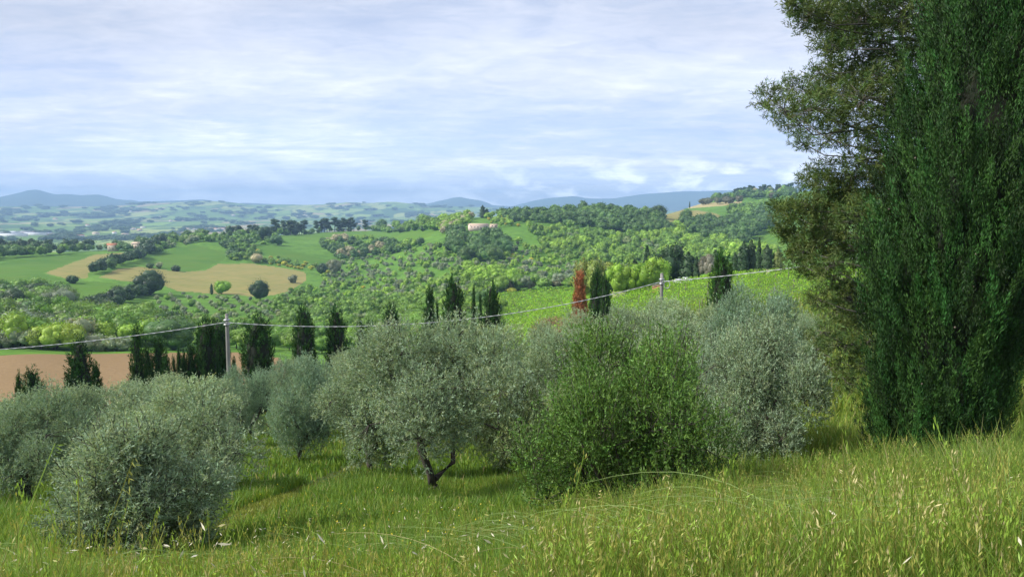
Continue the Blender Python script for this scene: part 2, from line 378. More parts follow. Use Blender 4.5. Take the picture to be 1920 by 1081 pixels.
def plain_mat():
    """far valley floor: a patchwork of crops seen from a long way off"""
    m = bpy.data.materials.new('valley_patchwork'); m.use_nodes = True; t = NT(m.node_tree)
    p = m.node_tree.nodes['Principled BSDF']; p.inputs['Roughness'].default_value = 1; p.inputs['Specular IOR Level'].default_value = .1
    g = t.add('ShaderNodeNewGeometry').outputs['Position']
    wob = t.add('ShaderNodeTexNoise', i_Vector=g); wob.inputs['Scale'].default_value = .0025; wob.inputs['Detail'].default_value = 3
    gv = t.add('ShaderNodeVectorMath', operation='MULTIPLY_ADD'); t.put(gv.inputs[0], wob.outputs['Color']); gv.inputs[1].default_value = (260, 260, 0); t.put(gv.inputs[2], g)
    mp = t.mapping(gv.outputs[0], (1, .36, 0), (0, 0, .12))
    v = t.add('ShaderNodeTexVoronoi', feature='F1', i_Vector=mp); v.inputs['Scale'].default_value = .0052
    e = t.add('ShaderNodeTexVoronoi', feature='DISTANCE_TO_EDGE', i_Vector=mp); e.inputs['Scale'].default_value = .0052
    sc = t.add('ShaderNodeSeparateColor', i_0=v.outputs['Color'])
    col = t.ramp(sc.outputs[0], [(0, (.13, .23, .045)), (.2, (.19, .31, .06)), (.38, (.30, .36, .11)), (.52, (.14, .24, .055)), (.66, (.36, .31, .17)), (.76, (.24, .34, .08)), (.9, (.07, .14, .045))], 'CONSTANT')
    n = t.noise(t.mapping(g, (1, .5, 0)), .006, 6, .62)
    wood = t.ramp(n, [(.56, 0.0), (.60, 1.0)])
    col = t.mix(wood, col, (.055, .11, .04))
    col = t.mix(t.ramp(e.outputs[0], [(.0, 1.0), (.05, 0.0)]), col, (.055, .11, .04))
    t.put(p.inputs['Base Color'], col)
    return m
M['plain'] = plain_mat()
M['mount'] = ground_mat('mountain_woods', (.03, .06, .03), (.05, .09, .035), (.08, .11, .05), .0008, .004, None, .6)

# ------------------------------------------------------------------ the ground sheets
azs = list(np.arange(-37.5, 37.5, .11)); out = list(np.arange(38.5, 322.6, 2.5))
AZ = np.radians(np.array(azs+out)); AZ = np.concatenate([AZ, AZ[:1]+2*math.pi])
R = [1.2]
while R[-1] < 12900:
    r = R[-1]
    R.append(r*(1.03 if r < 120 else 1.010 if r < 205 else 1.0075 if r < 1600 else 1.018))
R = np.array(R); A2, R2 = np.meshgrid(AZ, R); GX = R2*np.sin(A2); GY = R2*np.cos(A2); GZ = H(GX, GY)
nr, na = GX.shape
i, j = np.meshgrid(np.arange(nr-1), np.arange(na-1), indexing='ij')
Q = np.stack([i*na+j, i*na+j+1, (i+1)*na+j+1, (i+1)*na+j], -1).reshape(-1, 4)
GV = np.stack([GX, GY, GZ], -1).reshape(-1, 3); QC = GV[Q].mean(1); QD = np.hypot(QC[:, 0], QC[:, 1])
def pp(pts, seg=6):                                     # photo outline -> outline on the ground
    P = []
    for k in range(len(pts)):
        a, b = np.array(pts[k], float), np.array(pts[(k+1) % len(pts)], float)
        P += [tuple(a+(b-a)*s/seg) for s in range(seg)]
    P = np.array(P); G = ground_at(P[:, 0], P[:, 1]); return G[~np.isnan(G[:, 0])]
def dp(pts): return np.array([at(*p) for p in pts])      # outline from directions and distances
REG = {}
def region(name, mat, poly, d0, d1):
    inside = (QD > d0) & (QD < d1) & inpoly(QC[:, 0], QC[:, 1], poly)
    REG[name] = (mat, inside, poly); return poly
FP = {}
FP['ploughed_field'] = region('ploughed_field', 'soil', dp([(-300, 118), (60, 120), (250, 124), (420, 134), (520, 146), (528, 170), (515, 190), (450, 199), (400, 201), (250, 199), (0, 197), (-300, 197)]), 100, 215)
_n = dp([(925, 92), (1150, 88), (1480, 92), (1700, 100), (1700, 190), (1560, 194)])
_f = ground_near([1470, 1400, 1350, 1300, 1240, 1180, 1110, 1050, 1000, 960, 925], [513, 516, 519, 523, 528, 533, 539, 541, 545, 547, 550], 420)
FP['vineyard'] = region('vineyard_ground', 'vsoil', np.concatenate([_n, _f]), 80, 420)
FP['upper_green'] = region('hilltop_field', 'crop2', pp([(510, 434), (600, 432.5), (815, 434.5), (806, 443), (780, 452), (770, 456), (720, 450), (640, 449), (560, 451), (520, 442)]), 700, 1400)
FP['mid_green'] = region('sloping_field', 'crop', pp([(475, 455), (530, 468), (620, 487), (606, 496), (560, 492), (500, 478), (478, 468)]), 400, 1100)
FP['left_green'] = region('green_field', 'crop', pp([(-200, 500), (0, 493), (60, 484), (130, 479), (178, 476), (80, 513), (110, 522), (150, 526), (205, 530), (245, 536), (215, 556), (185, 572), (145, 570), (130, 560), (100, 545), (40, 545), (0, 555), (-200, 560)]), 300, 1000)
FP['hay_strip'] = region('hay_field', 'hay', pp([(84, 512), (178, 477), (236, 473), (205, 485), (168, 503), (165, 521), (130, 524)]), 300, 1100)
FP['bowl_green'] = region('bowl_field', 'crop', pp([(245, 492), (290, 478), (335, 464), (380, 462), (424, 474), (420, 488), (404, 494), (375, 506), (345, 507), (300, 500), (262, 498)]), 300, 1100)
FP['hay_big'] = region('hay_meadow', 'hay', pp([(186, 520), (220, 504), (262, 500), (345, 510), (385, 507), (410, 494), (470, 494), (530, 502), (572, 510), (574, 526), (545, 545), (515, 553), (470, 556), (440, 552), (385, 550), (330, 545), (300, 532), (285, 526), (240, 528)]), 300, 1100)
FP['hill_tan'] = region('hilltop_stubble', 'hay', pp([(1246, 397), (1270, 394), (1310, 394.5), (1345, 401), (1362, 412), (1355, 419), (1320, 419), (1290, 421), (1262, 423), (1246, 413)]), 700, 1700)
FP['tan_strip'] = region('stubble_strip', 'tan', pp([(1246, 391), (1290, 386), (1340, 379.5), (1391, 378), (1391, 384), (1340, 387), (1290, 391)]), 900, 1900)
FP['right_green'] = region('valley_meadow', 'crop2', pp([(1415, 445), (1440, 432), (1500, 425), (1500, 475), (1440, 478), (1390, 474)]), 300, 1500)
taken = np.zeros(len(Q), bool)
def sheet(name, sel, mat):
    f = Q[sel]
    if not len(f): return
    u, inv = np.unique(f, return_inverse=True)
    me = mesh(name, GV[u], [inv.reshape(-1, 4)[:, ::-1]], mat, None, True)
    tag(obj(name, me), kind='structure')
for nme, (mt, ins, _) in REG.items():
    sel = ins & ~taken; taken |= sel; sheet(nme, sel, M[mt])
sheet('ground', (QD < 115) & ~taken, M['turf'])
sheet('hillside', (QD >= 115) & (QD < 1750) & ~taken, M['slope'])
sheet('valley_plain', (QD >= 1750) & (QD < 8800) & ~taken, M['plain'])
sheet('mountains', (QD >= 8800), M['mount'])
# the bit under the camera
c0 = np.concatenate([[[0, 0, float(H(0., .1))]], GV[:na-1]])
tag(obj('ground_at_the_viewpoint', mesh('ground_at_the_viewpoint', c0, [np.stack([np.zeros(na-1, int), 1+(np.arange(na-1)+1) % (na-1), 1+np.arange(na-1)], -1)], M['turf'], None, True)), kind='structure')

# ------------------------------------------------------------------ foliage and bark materials
M['leaf'] = leafmat('broad_leaves', (.62, .62, .62), .30, .25)                 # tinted by each tree's own colour
M['needle'] = leafmat('needles', (.62, .62, .62), .30, .12)
M['olive'] = leafmat('olive_leaves', (.232, .325, .190), .22, .28, .6, (.36, .46, .335), .15)
M['privet'] = leafmat('glossy_leaves', (.105, .215, .042), .25, .30, .5, (.17, .28, .085), .2)
M['cypress'] = leafmat('cypress_sprays', (.022, .068, .012), .40, .10, .65)
M['pine'] = leafmat('pine_needles', (.098, .150, .042), .35, .24, .6)
M['vine'] = leafmat('vine_leaves', (.20, .40, .020), .35, .35)
M['grass'] = leafmat('grass_blades', (.62, .62, .62), .25, .35, .5)
M['bark'] = simple('olive_bark', (.030, .025, .020), .95, (9, (1, 1, .3), (.085, .072, .058)), .8)
M['greybark'] = simple('grey_branch_bark', (.09, .078, .065), .9, (12, (1, 1, .4), (.17, .155, .135)), .6)
M['farbark'] = simple('brown_bark', (.07, .052, .038), .95)
WHITE = np.array([1., 1, 1])

# ------------------------------------------------------------------ tree meshes seen from afar (unit height, own colour per copy)
def far_broad(seed, rx=.46, nlobe=16, nleaf=1500, ls=.048, low=.12, core=True, tr=True, flat=1.0):
    rng = np.random.default_rng(seed); A = Acc()
    zc_ = low+(1-low)/2; rz = (1-low)/2
    d = rdir(rng, nlobe); d[:, 2] = d[:, 2]*.9+.15
    cen = np.array([0, 0, zc_])+d*np.array([rx, rx, rz])*rng.uniform(.45, .80, (nlobe, 1)); lr = rng.uniform(.20, .44, nlobe)*min(rx, rz)/.46*.95
    lt = rng.uniform(.80, 1.22, nlobe)
    k = rng.integers(0, nlobe, nleaf); dd = rdir(rng, nleaf); dd[:, 2] = np.abs(dd[:, 2])*.8+dd[:, 2]*.2
    dd = unit(dd); P = cen[k]+dd*lr[k, None]*rng.uniform(.75, 1.18, (nleaf, 1))*np.array([1, 1, flat])
    N = unit(dd+rng.normal(size=(nleaf, 3))*.8)
    V, F = cards(P, N, ls*rng.uniform(.6, 1.5, nleaf), rng)
    tint = np.repeat(lt[k]*rng.uniform(.72, 1.35, nleaf), 4)[:, None]*WHITE
    tint[:, 0] *= np.repeat(rng.uniform(.85, 1.2, nleaf), 4)
    A.add(V, F, tint)
    if core:
        iv, iff = ICO1
        for c, r, q in zip(cen, lr, lt):
            A.add(c+iv*r*.76*rng.uniform(.85, 1.1, (len(iv), 1)), iff, (q, q, q))
        A.add(np.array([0, 0, zc_])+iv*np.array([rx, rx, rz])*.62, iff, (.9, .9, .9))
    if tr:
        V, F = tube([(0, 0, -.06), (.01, 0, .15), (0, .01, .45)], [.030, .024, .014], 5); A.add(V, F, mi=1)
    return A.mesh('broadleaf_tree', [M['leaf'], M['farbark']])
def far_pine(seed, nt_=9):
    """umbrella-topped pine with bare trunk"""
    rng = np.random.default_rng(seed); A = Acc()
    P0 = [(0, 0, -.05), (.015, 0, .3), (-.01, .01, .6), (.01, 0, .9)]
    V, F = tube(P0, [.022, .018, .014, .008], 5); A.add(V, F, mi=1)
    for q in range(nt_):
        z = .42+.55*q/(nt_-1); a = rng.uniform(0, 6.28); r = rng.uniform(.08, .22)*(1.25-z*.6)
        c = np.array([math.cos(a)*r, math.sin(a)*r, z]); rr = np.array([.17, .17, .085])*rng.uniform(.8, 1.3)
        V, F = tube([(0, 0, z-.08), c], [.008, .004], 4); A.add(V, F, mi=1)
        n = 120; d = rdir(rng, n); V, F = cards(c+d*rr*rng.uniform(.6, 1.05, (n, 1)), unit(d+rng.normal(size=(n, 3))*.6), .05*rng.uniform(.6, 1.4, n), rng)
        A.add(V, F, np.repeat(rng.uniform(.7, 1.2, n), 4)[:, None]*WHITE)
        A.add(c+ICO1[0]*rr*.8, ICO1[1])
    return A.mesh('pine_tree', [M['needle'], M['farbark']])
def far_cone(seed, w_=.2, spiky=.3, n=1100, col=False):
    """narrow dark conifer, unit height"""
    rng = np.random.default_rng(seed); A = Acc()
    z = rng.uniform(0.03, 1, n)**.85; prof = w_*np.interp(z, [0, .08, .35, .75, 1], [.6, .9, 1, .62, .04])
    a = rng.uniform(0, 6.28, n); j = 1+spiky*(.5*np.sin(3*a+7*z+seed)+.5*np.sin(29*z+seed*2))*.8
    r = prof*j*rng.uniform(.8, 1.08, n)
    P = np.stack([r*np.cos(a), r*np.sin(a), z], -1); N = unit(np.stack([np.cos(a), np.sin(a), .3*np.ones(n)], -1)+rng.normal(size=(n, 3))*.5)
    V, F = cards(P, N, .042*rng.uniform(.6, 1.4, n), rng); A.add(V, F, np.repeat(rng.uniform(.65, 1.3, n), 4)[:, None]*WHITE)
    zz_ = np.linspace(0, .97, 9); V, F = tube([(0, 0, q) for q in zz_], w_*.84*np.interp(zz_, [0, .08, .35, .75, 1], [.6, .9, 1, .6, .05]), 8); A.add(V, F, (.8, .8, .8))
    V, F = tube([(0, 0, -.06), (0, 0, .05)], [.02, .018], 5); A.add(V, F, mi=1)
    return A.mesh('cypress_tree', [M['needle'], M['farbark']])
BROAD = [far_broad(100+k, rx=[.46, .52, .42, .58, .48, .40][k], nlobe=[16, 20, 14, 22, 18, 12][k]) for k in range(6)]
BIG = [far_broad(120+k, rx=[.50, .62, .46][k], nlobe=[26, 30, 24][k], nleaf=5200, ls=.030, low=.05) for k in range(3)]
OLV = [far_broad(200+k, rx=[.50, .58, .46, .62][k], nlobe=[12, 16, 10, 14][k], nleaf=1200, ls=.062, low=.10) for k in range(4)]
BUSH = [far_broad(300+k, rx=[.70, .62, .80][k], nlobe=[14, 12, 18][k], nleaf=1000, ls=.075, low=-.08, tr=False) for k in range(3)]
PINE = [far_pine(400+k) for k in range(3)]
CONE = [far_cone(500+k, w_=[.10, .17, .13][k], spiky=[.2, .8, .4][k]) for k in range(3)]
KIND = {'big': (BIG, 'tree'), 'broadleaf_tree': (BROAD, 'tree'), 'olive_tree': (OLV, 'olive tree'), 'shrub': (BUSH, 'shrub'), 'pine_tree': (PINE, 'pine'), 'cypress_tree': (CONE, 'cypress')}
DARK = (.085, .168, .040); DEEP = (.045, .090, .032); MID = (.150, .275, .040); LIME = (.22, .38, .035); FRESH = (.23, .38, .045)
SILV = (.26, .33, .16); GREY = (.18, .23, .135); YEL = (.46, .46, .05); BLOOM = (.40, .37, .22); BROWN = (.12, .125, .065)
far_rng = random.Random(4)
def put_far(kind, P, h, wf, col, label, group, var=None, jit=.18):
    ms, cat = KIND[kind]; me = ms[var % len(ms) if var is not None else far_rng.randrange(len(ms))]; kind = 'broadleaf_tree' if kind == 'big' else kind
    o = bpy.data.objects.new(kind, me); link(o); o.location = P; o.rotation_euler = (0, 0, far_rng.uniform(0, 6.28))
    u1 = 1+far_rng.uniform(-1, 1)*jit; u2 = 1+far_rng.uniform(-1, 1)*jit; o.scale = (h*wf*u1, h*wf*u2, h*(2-u1)**.5); q = far_rng.uniform(1-jit, 1+jit)
    o.color = (col[0]*q*far_rng.uniform(.9, 1.12)/.62, col[1]*q/.62, col[2]*q*far_rng.uniform(.85, 1.15)/.62, 1)
    return tag(o, label, cat, group)

# ------------------------------------------------------------------ woods, groves and hedges on the far hills
SC = []                                                  # every far tree: kind, point, height, width factor, colour, label, group
def in_any(P, names, pad=0):
    return any(inpoly(np.array([P[0]]), np.array([P[1]]), FP[n])[0] for n in names)
FIELDS = ['ploughed_field', 'upper_green', 'mid_green', 'left_green', 'hay_strip', 'bowl_green', 'hay_big', 'hill_tan', 'tan_strip', 'right_green']
def scatter(poly, n, mixk, seed, sep=.60, avoid=True):
    """trees standing inside a photo outline; mixk = [(weight, kind, height range, width factor, colour, label, group)]"""
    rg = random.Random(seed); xs = [p[0] for p in poly]; ys = [p[1] for p in poly]; pts = []
    while len(pts) < n*2.2:
        x, y = rg.uniform(min(xs), max(xs)), rg.uniform(min(ys), max(ys))
        if inpoly(np.array([x]), np.array([y]), poly)[0]: pts.append((x, y))
    G = ground_at([p[0] for p in pts], [p[1] for p in pts]); c = 0
    wts = [m_[0] for m_ in mixk]
    for g in G:
        if c >= n or np.isnan(g[0]): continue
        d = math.hypot(g[0], g[1])
        if d < 60 or d > 2500: continue
        if avoid and in_any(g, FIELDS): continue
        clump = fbm(g[0]/60, g[1]/60, seed)*1.0                  # same kinds gather in clumps
        m_ = mixk[min(int(max(0, min(.999, (rg.random()*.62+.38*(clump+.5))))*0+np.searchsorted(np.cumsum(wts)/sum(wts), max(0, min(.999, rg.random()*.6+.4*(clump*1.3+.5))))), len(mixk)-1)]
        h = rg.uniform(*m_[2]); w2 = h*m_[3]*.9
        if any((g[0]-q[1][0])**2+(g[1]-q[1][1])**2 < (sep*.5*(w2+q[2]*q[3]*.9))**2 for q in SC[-400:]): continue
        SC.append((m_[1], g, h, m_[3], m_[4], m_[5], m_[6])); c += 1
def row(pts, n, mixk, seed, jitter=2.0):
    """trees along a line given in the photo"""
    rg = random.Random(seed); G = ground_near([p[0] for p in pts], [p[1] for p in pts])
    L = np.concatenate([[0], np.cumsum(np.hypot(*np.diff(G[:, :2], axis=0).T))])
    for k in range(n):
        s = L[-1]*(k+.5)/n; x = np.interp(s, L, G[:, 0])+rg.uniform(-1, 1)*jitter; y = np.interp(s, L, G[:, 1])+rg.uniform(-1, 1)*jitter
        m_ = rg.choices(mixk, [q[0] for q in mixk])[0]
        SC.append((m_[1], np.array([x, y, float(H(x, y))]), rg.uniform(*m_[2]), m_[3], m_[4], m_[5], m_[6]))
def mk_(w, k, h, wf, col, label, group): return (w, k, h, wf, col, label, group)
B_, O_, S_, P_, Y_ = 'broadleaf_tree', 'olive_tree', 'shrub', 'pine_tree', 'cypress_tree'
# the wooded central hill, dark band below its crest
scatter([(930, 402), (1000, 396), (1150, 398), (1235, 410), (1262, 440), (1160, 442), (1080, 428), (1010, 418), (960, 420)], 190,
        [mk_(3, B_, (8, 13), 1.1, DARK, 'dark green tree in the dense wood on the central hill', 'trees of the dark wood on the central hill'),
         mk_(1, B_, (7, 11), 1.1, MID, 'mid green tree among the dark wood on the central hill', 'mid green trees in the dark wood')], 1)
scatter([(880, 398), (1000, 390), (1150, 391), (1240, 399), (1235, 408), (1150, 399), (1000, 398), (900, 408)], 70,
        [mk_(2, B_, (5, 9), 1.1, FRESH, 'light green tree along the very top of the central hill', 'light green crest trees'),
         mk_(1, S_, (3, 5), 1.1, YEL, 'yellow flowering broom bush near the top of the central hill', 'yellow broom below the hilltop'),
         mk_(1, B_, (5, 8), 1.1, SILV, 'pale grey green tree along the top of the central hill', 'pale crest trees')], 2)
scatter([(895, 402), (985, 398), (980, 425), (925, 425), (900, 415)], 38,
        [mk_(1.3, S_, (2, 3.6), 1.0, YEL, 'yellow broom bush above the small annex of the pink house', 'yellow broom above the pink house'),
         mk_(2, B_, (5, 8), 1.0, FRESH, 'light green tree among the yellow broom above the pink house', 'light trees among the broom')], 3)
scatter([(980, 425), (1060, 432), (1160, 445), (1270, 442), (1330, 462), (1400, 470), (1390, 486), (1300, 498), (1190, 505), (1090, 495), (1020, 470)], 360,
        [mk_(4, B_, (5, 9), .95, FRESH, 'light green tree in the airy wood on the central hill', 'airy light green wood'),
         mk_(3, B_, (5, 9), .95, MID, 'mid green tree in the airy wood on the central hill', 'mid green trees of the airy wood'),
         mk_(1, O_, (5, 7), 1.0, SILV, 'silvery tree in the airy wood on the central hill', 'silvery trees of the airy wood')], 4)
scatter([(1275, 425), (1340, 424), (1390, 415), (1450, 395), (1470, 425), (1425, 445), (1400, 466), (1350, 455), (1290, 440)], 110,
        [mk_(3, B_, (9, 14), 1.1, DARK, 'large dark green tree in the band below the tan field', 'dark trees below the tan field'),
         mk_(1, B_, (8, 12), 1.1, MID, 'mid green tree in the band below the round tan field', 'mid green trees below the tan field')], 5)
scatter([(1255, 384), (1330, 364), (1395, 350), (1490, 346), (1490, 374), (1395, 375), (1330, 380)], 95,
        [mk_(2, B_, (9, 14), 1.05, MID, 'green tree in the wood along the right hand ridge', 'trees of the right hand ridge'),
         mk_(2, B_, (9, 13), 1.05, DARK, 'dark green tree in the wood along the right hand ridge', 'dark trees of the right hand ridge'),
         mk_(1, B_, (8, 12), 1.0, BLOOM, 'pale blossoming tree in the wood on the right hand ridge', 'pale trees of the right hand ridge')], 6, .6)
row([(1375, 355), (1400, 351), (1430, 350), (1460, 350), (1490, 350)], 22, [mk_(1, P_, (13, 18), 1.1, DEEP, 'dark pine on the skyline of the right hand ridge', 'skyline pines of the right hand ridge')], 7, 8)
scatter([(1360, 392), (1480, 378), (1480, 400), (1400, 412), (1365, 408)], 60,
        [mk_(2, B_, (7, 12), 1.05, MID, 'green tree on the slope below the right ridge', 'slope trees under the right ridge'),
         mk_(1, S_, (3, 5), 1.2, FRESH, 'light green bush on the slope right of the tan field', 'bushes right of the tan field')], 8)
# olive and scrub slope in the middle
OLS = [mk_(6, O_, (2.6, 4.4), 1.05, SILV, 'small silvery olive tree on the slope left of centre hill', 'silvery olives of the middle slope'),
       mk_(3, O_, (2.6, 4.4), 1.05, GREY, 'small grey olive tree on the slope left of centre hill', 'grey olives of the middle slope'),
       mk_(3, B_, (3, 6), 1.0, FRESH, 'light green young tree on the mixed olive slope', 'light green trees of the middle slope'),
       mk_(1.5, B_, (4, 7), 1.0, MID, 'mid green tree on the mixed olive slope', 'mid green trees of the middle slope'),
       mk_(1, S_, (2.2, 3.6), 1.0, YEL, 'yellow flowering broom bush on the mixed olive slope', 'broom of the middle slope')]
scatter([(640, 492), (740, 478), (850, 452), (930, 440), (1010, 470), (1090, 495), (1180, 505), (1180, 530), (1040, 535), (900, 560), (760, 570), (640, 560), (590, 535)], 820, OLS, 9)
scatter([(560, 540), (640, 556), (760, 560), (900, 556), (940, 580), (900, 615), (740, 635), (560, 610), (500, 575)], 420,
        [mk_(3, O_, (2.4, 4), 1.05, SILV, 'silvery olive tree on the lower middle slope above the wire', 'silvery olives of the lower slope'),
         mk_(3, B_, (4, 7), 1.05, MID, 'mid green bushy tree on the lower middle slope', 'mid green trees of the lower slope'),
         mk_(2, B_, (3.5, 6), 1.05, FRESH, 'light green bushy tree on the lower middle slope', 'light green trees of the lower slope'),
         mk_(1, B_, (6, 9), 1.05, DARK, 'dark green bushy tree on the lower middle slope', 'dark trees of the lower slope')], 10)
scatter([(838, 442), (890, 430), (930, 436), (960, 462), (930, 500), (880, 500), (850, 486)], 42,
        [mk_(1, B_, (9, 14), 1.15, DARK, 'big dark green tree in the clump below the pink house', 'dark clump below the pink house')], 11, .6)
scatter([(880, 500), (960, 520), (960, 545), (900, 550), (870, 530)], 16, [mk_(1, B_, (6, 9), 1.2, LIME, 'yellow green tree above the left end of the vineyard', 'yellow green trees above the vineyard')], 12)
scatter([(600, 460), (660, 438), (700, 452), (800, 462), (760, 474), (640, 492)], 85,
        [mk_(2, B_, (6, 10), 1.1, BLOOM, 'pale blossoming tree in the thicket under the hilltop field', 'pale blossoming thicket'),
         mk_(3, B_, (6, 10), 1.1, DARK, 'dark green tree in the thicket under the hilltop field', 'dark trees of the thicket'),
         mk_(2, B_, (6, 9), 1.1, FRESH, 'light green tree in the thicket under the hilltop field', 'light green trees of the thicket')], 13)
scatter([(385, 455), (420, 428), (470, 422), (520, 432), (520, 455), (480, 462), (470, 490), (430, 490), (425, 470)], 95,
        [mk_(3, B_, (5, 9), 1.1, DARK, 'dark green bush on the knoll left of the hilltop field', 'dark trees of the left knoll'),
         mk_(2, B_, (5, 8), 1.1, MID, 'mid green bush on the knoll left of the hilltop field', 'mid green trees of the left knoll'),
         mk_(2, S_, (3, 4.5), 1.1, FRESH, 'light green bush on the knoll left of the hilltop field', 'bushes of the left knoll')], 14)
scatter([(290, 448), (380, 440), (395, 455), (330, 464), (290, 478)], 34,
        [mk_(2, B_, (6, 9), 1.15, MID, 'mid green tree along the back of the bowl shaped field', 'trees behind the bowl shaped field'), mk_(1, B_, (5, 8), 1.1, SILV, 'grey green tree along the back of the bowl shaped field', 'grey trees behind the bowl shaped field')], 15)
scatter([(480, 470), (600, 500), (640, 500), (620, 520), (575, 508), (500, 495), (470, 490)], 40,
        [mk_(2, S_, (3, 5), 1.1, MID, 'green bush on the bank above the hay meadow', 'bushes on the bank'),
         mk_(1, S_, (2.5, 4), 1.2, YEL, 'yellow broom bush on the bank above the hay meadow', 'broom on the bank'),
         mk_(1, O_, (4, 6), 1.1, GREY, 'grey green tree on the bank above the hay meadow', 'grey trees on the bank')], 16)
row([(500, 496), (540, 500), (568, 506)], 9, [mk_(1, S_, (1.6, 2.6), 1.1, YEL, 'yellow broom bush on the upper edge of the hay meadow', 'broom along the hay meadow')], 17, 3)
# hedges and bands on the left
HEDGE = [mk_(3, B_, (7, 10), 1.05, DEEP, 'dark green tree in the hedge between the hay fields', 'trees of the hedge between the hay fields'), mk_(1, B_, (7, 9), 1.05, DARK, 'green tree in the hedge between the hay fields', 'lighter trees of that hedge')]
row([(178, 516), (195, 510), (215, 502), (240, 492), (262, 484), (285, 474)], 26, HEDGE, 18, 4)
row([(270, 478), (290, 470), (302, 464)], 8, [mk_(1, B_, (10, 13), 1.1, DEEP, 'taller dark tree ending the hedge between the hay fields', 'taller hedge end trees')], 19, 5)
row([(165, 600), (190, 590), (215, 575), (240, 562), (262, 556), (300, 550)], 24, [mk_(1, B_, (6, 8.5), 1.1, DEEP, 'dark green tree in the hedge below the big round tree', 'trees of the hedge below the round tree')], 20, 4)
scatter([(-60, 470), (0, 468), (90, 464), (170, 468), (170, 474), (120, 478), (50, 482), (0, 490), (-60, 495)], 60,
        [mk_(3, B_, (7, 11), 1.1, DARK, 'dark green tree in the band above the left green field', 'band above the left field'),
         mk_(2, B_, (6, 9), 1.1, MID, 'mid green tree in the band above the left green field', 'mid green band above the left field'),
         mk_(1, B_, (5, 8), 1.1, BLOOM, 'pale blossoming tree in the band above the left green field', 'pale band above the left field')], 21, .6)
row([(-60, 455), (0, 455), (60, 453), (130, 453), (160, 455)], 44, [mk_(3, B_, (9, 13), .9, DEEP, 'dark tree in the far row edging the plain', 'dark far row at the plain'), mk_(1, P_, (11, 14), 1, DEEP, 'dark pine in the far row edging the plain', 'pines of the far row')], 22, 10)
row([(150, 465), (200, 468), (240, 470), (290, 460), (330, 452), (380, 445)], 40, [mk_(3, B_, (8, 12), 1.0, DARK, 'green tree in the band behind the orange roofed houses', 'band behind the orange roofs'), mk_(1, B_, (6, 9), 1.0, SILV, 'grey green tree in the band behind the orange roofed houses', 'grey trees behind the orange roofs')], 23, 14)
scatter([(-60, 560), (0, 548), (60, 545), (120, 560), (160, 590), (230, 600), (300, 600), (340, 650), (-60, 655)], 190,
        [mk_(2, B_, (6, 9), 1.1, DARK, 'dark green tree in the hollow beyond the ploughed field', 'dark trees of the hollow'),
         mk_(2, B_, (6, 9), 1.1, MID, 'mid green tree in the hollow beyond the ploughed field', 'mid green trees of the hollow'),
         mk_(2, O_, (5, 8), 1.1, GREY, 'grey green willow in the hollow beyond the ploughed field', 'grey trees of the hollow'),
         mk_(1, B_, (5, 8), 1.1, LIME, 'yellow green tree in the hollow beyond the ploughed field', 'yellow green trees of the hollow')], 24, .62)
scatter([(300, 612), (420, 620), (520, 625), (560, 640), (540, 660), (300, 652)], 60,
        [mk_(.7, B_, (4, 6), 1.1, DARK, 'dark green tree at the right end of the ploughed field', 'dark trees by the ploughed field'), mk_(3, B_, (4, 6), 1.1, MID, 'mid green tree at the right end of the ploughed field', 'mid green trees by the ploughed field'), mk_(1, O_, (4, 6), 1.1, SILV, 'silvery tree at the right end of the ploughed field', 'silvery trees by the ploughed field')], 25)
row([(140, 657), (170, 657), (200, 657), (232, 657)], 9, [mk_(1, S_, (2.8, 3.4), 1.3, SILV, 'rounded silvery bush along the far edge of the ploughed field', 'silvery row along the ploughed field')], 26, .5)
row([(62, 655), (85, 655), (105, 655), (125, 656), (140, 655)], 7, [mk_(1, B_, (4.5, 6.5), 1.0, (.27, .38, .045), 'bright yellow green tree edging the ploughed field', 'bright yellow green trees at the ploughed field')], 27, 1.5)
row([(-40, 654), (0, 654), (60, 654)], 9, [mk_(1, O_, (4, 5), 1.1, GREY, 'grey bush at the far left edge of the ploughed field', 'grey bushes at the left field edge')], 28, 1.5)
scatter([(530, 600), (640, 610), (800, 612), (930, 590), (930, 625), (830, 640), (700, 660), (550, 662)], 120,
        [mk_(2, B_, (4, 7), 1.15, MID, 'mid green bushy tree behind the three alike cypresses', 'green trees behind the three cypresses'), mk_(.7, B_, (4, 6), 1.15, DARK, 'dark bushy tree behind the three alike cypresses', 'dark trees behind the three cypresses'),
         mk_(1, O_, (4, 6), 1.1, SILV, 'silvery tree behind the three alike cypresses', 'silvery trees behind the three cypresses'), mk_(.5, B_, (4, 6), 1.0, (.34, .20, .07), 'rusty orange leaved tree behind the middle cypresses', 'rusty trees')], 41)
# young olive plantation: planted in rows up the slope
pl = pp([(215, 612), (300, 560), (330, 552), (450, 560), (520, 558), (560, 545), (600, 575), (560, 612), (420, 612), (300, 610)])
xs0, xs1, ys0, ys1 = pl[:, 0].min(), pl[:, 0].max(), pl[:, 1].min(), pl[:, 1].max(); ca, sa = math.cos(.5), math.sin(.5); nn = 0
rp = random.Random(5)
for u in np.arange(-600, 600, 8.5):
    for v in np.arange(-600, 600, 12.0):
        x = (xs0+xs1)/2+u*ca-v*sa+rp.uniform(-.9, .9); y = (ys0+ys1)/2+u*sa+v*ca+rp.uniform(-.9, .9)
        if rp.random() < .22 or not inpoly(np.array([x]), np.array([y]), pl)[0]: continue
        SC.append((O_, np.array([x, y, float(H(x, y))]), rp.uniform(1.9, 3.2), 1.0, SILV if rp.random() < .6 else GREY, 'young round olive tree planted in open rows on the bright green slope', 'young olive plantation')); nn += 1
scatter([(215, 612), (330, 552), (560, 545), (600, 575), (560, 612)], 30, [mk_(1, S_, (2, 3.2), 1.2, MID, 'low green bush between the young olive trees', 'bushes in the olive plantation')], 30)
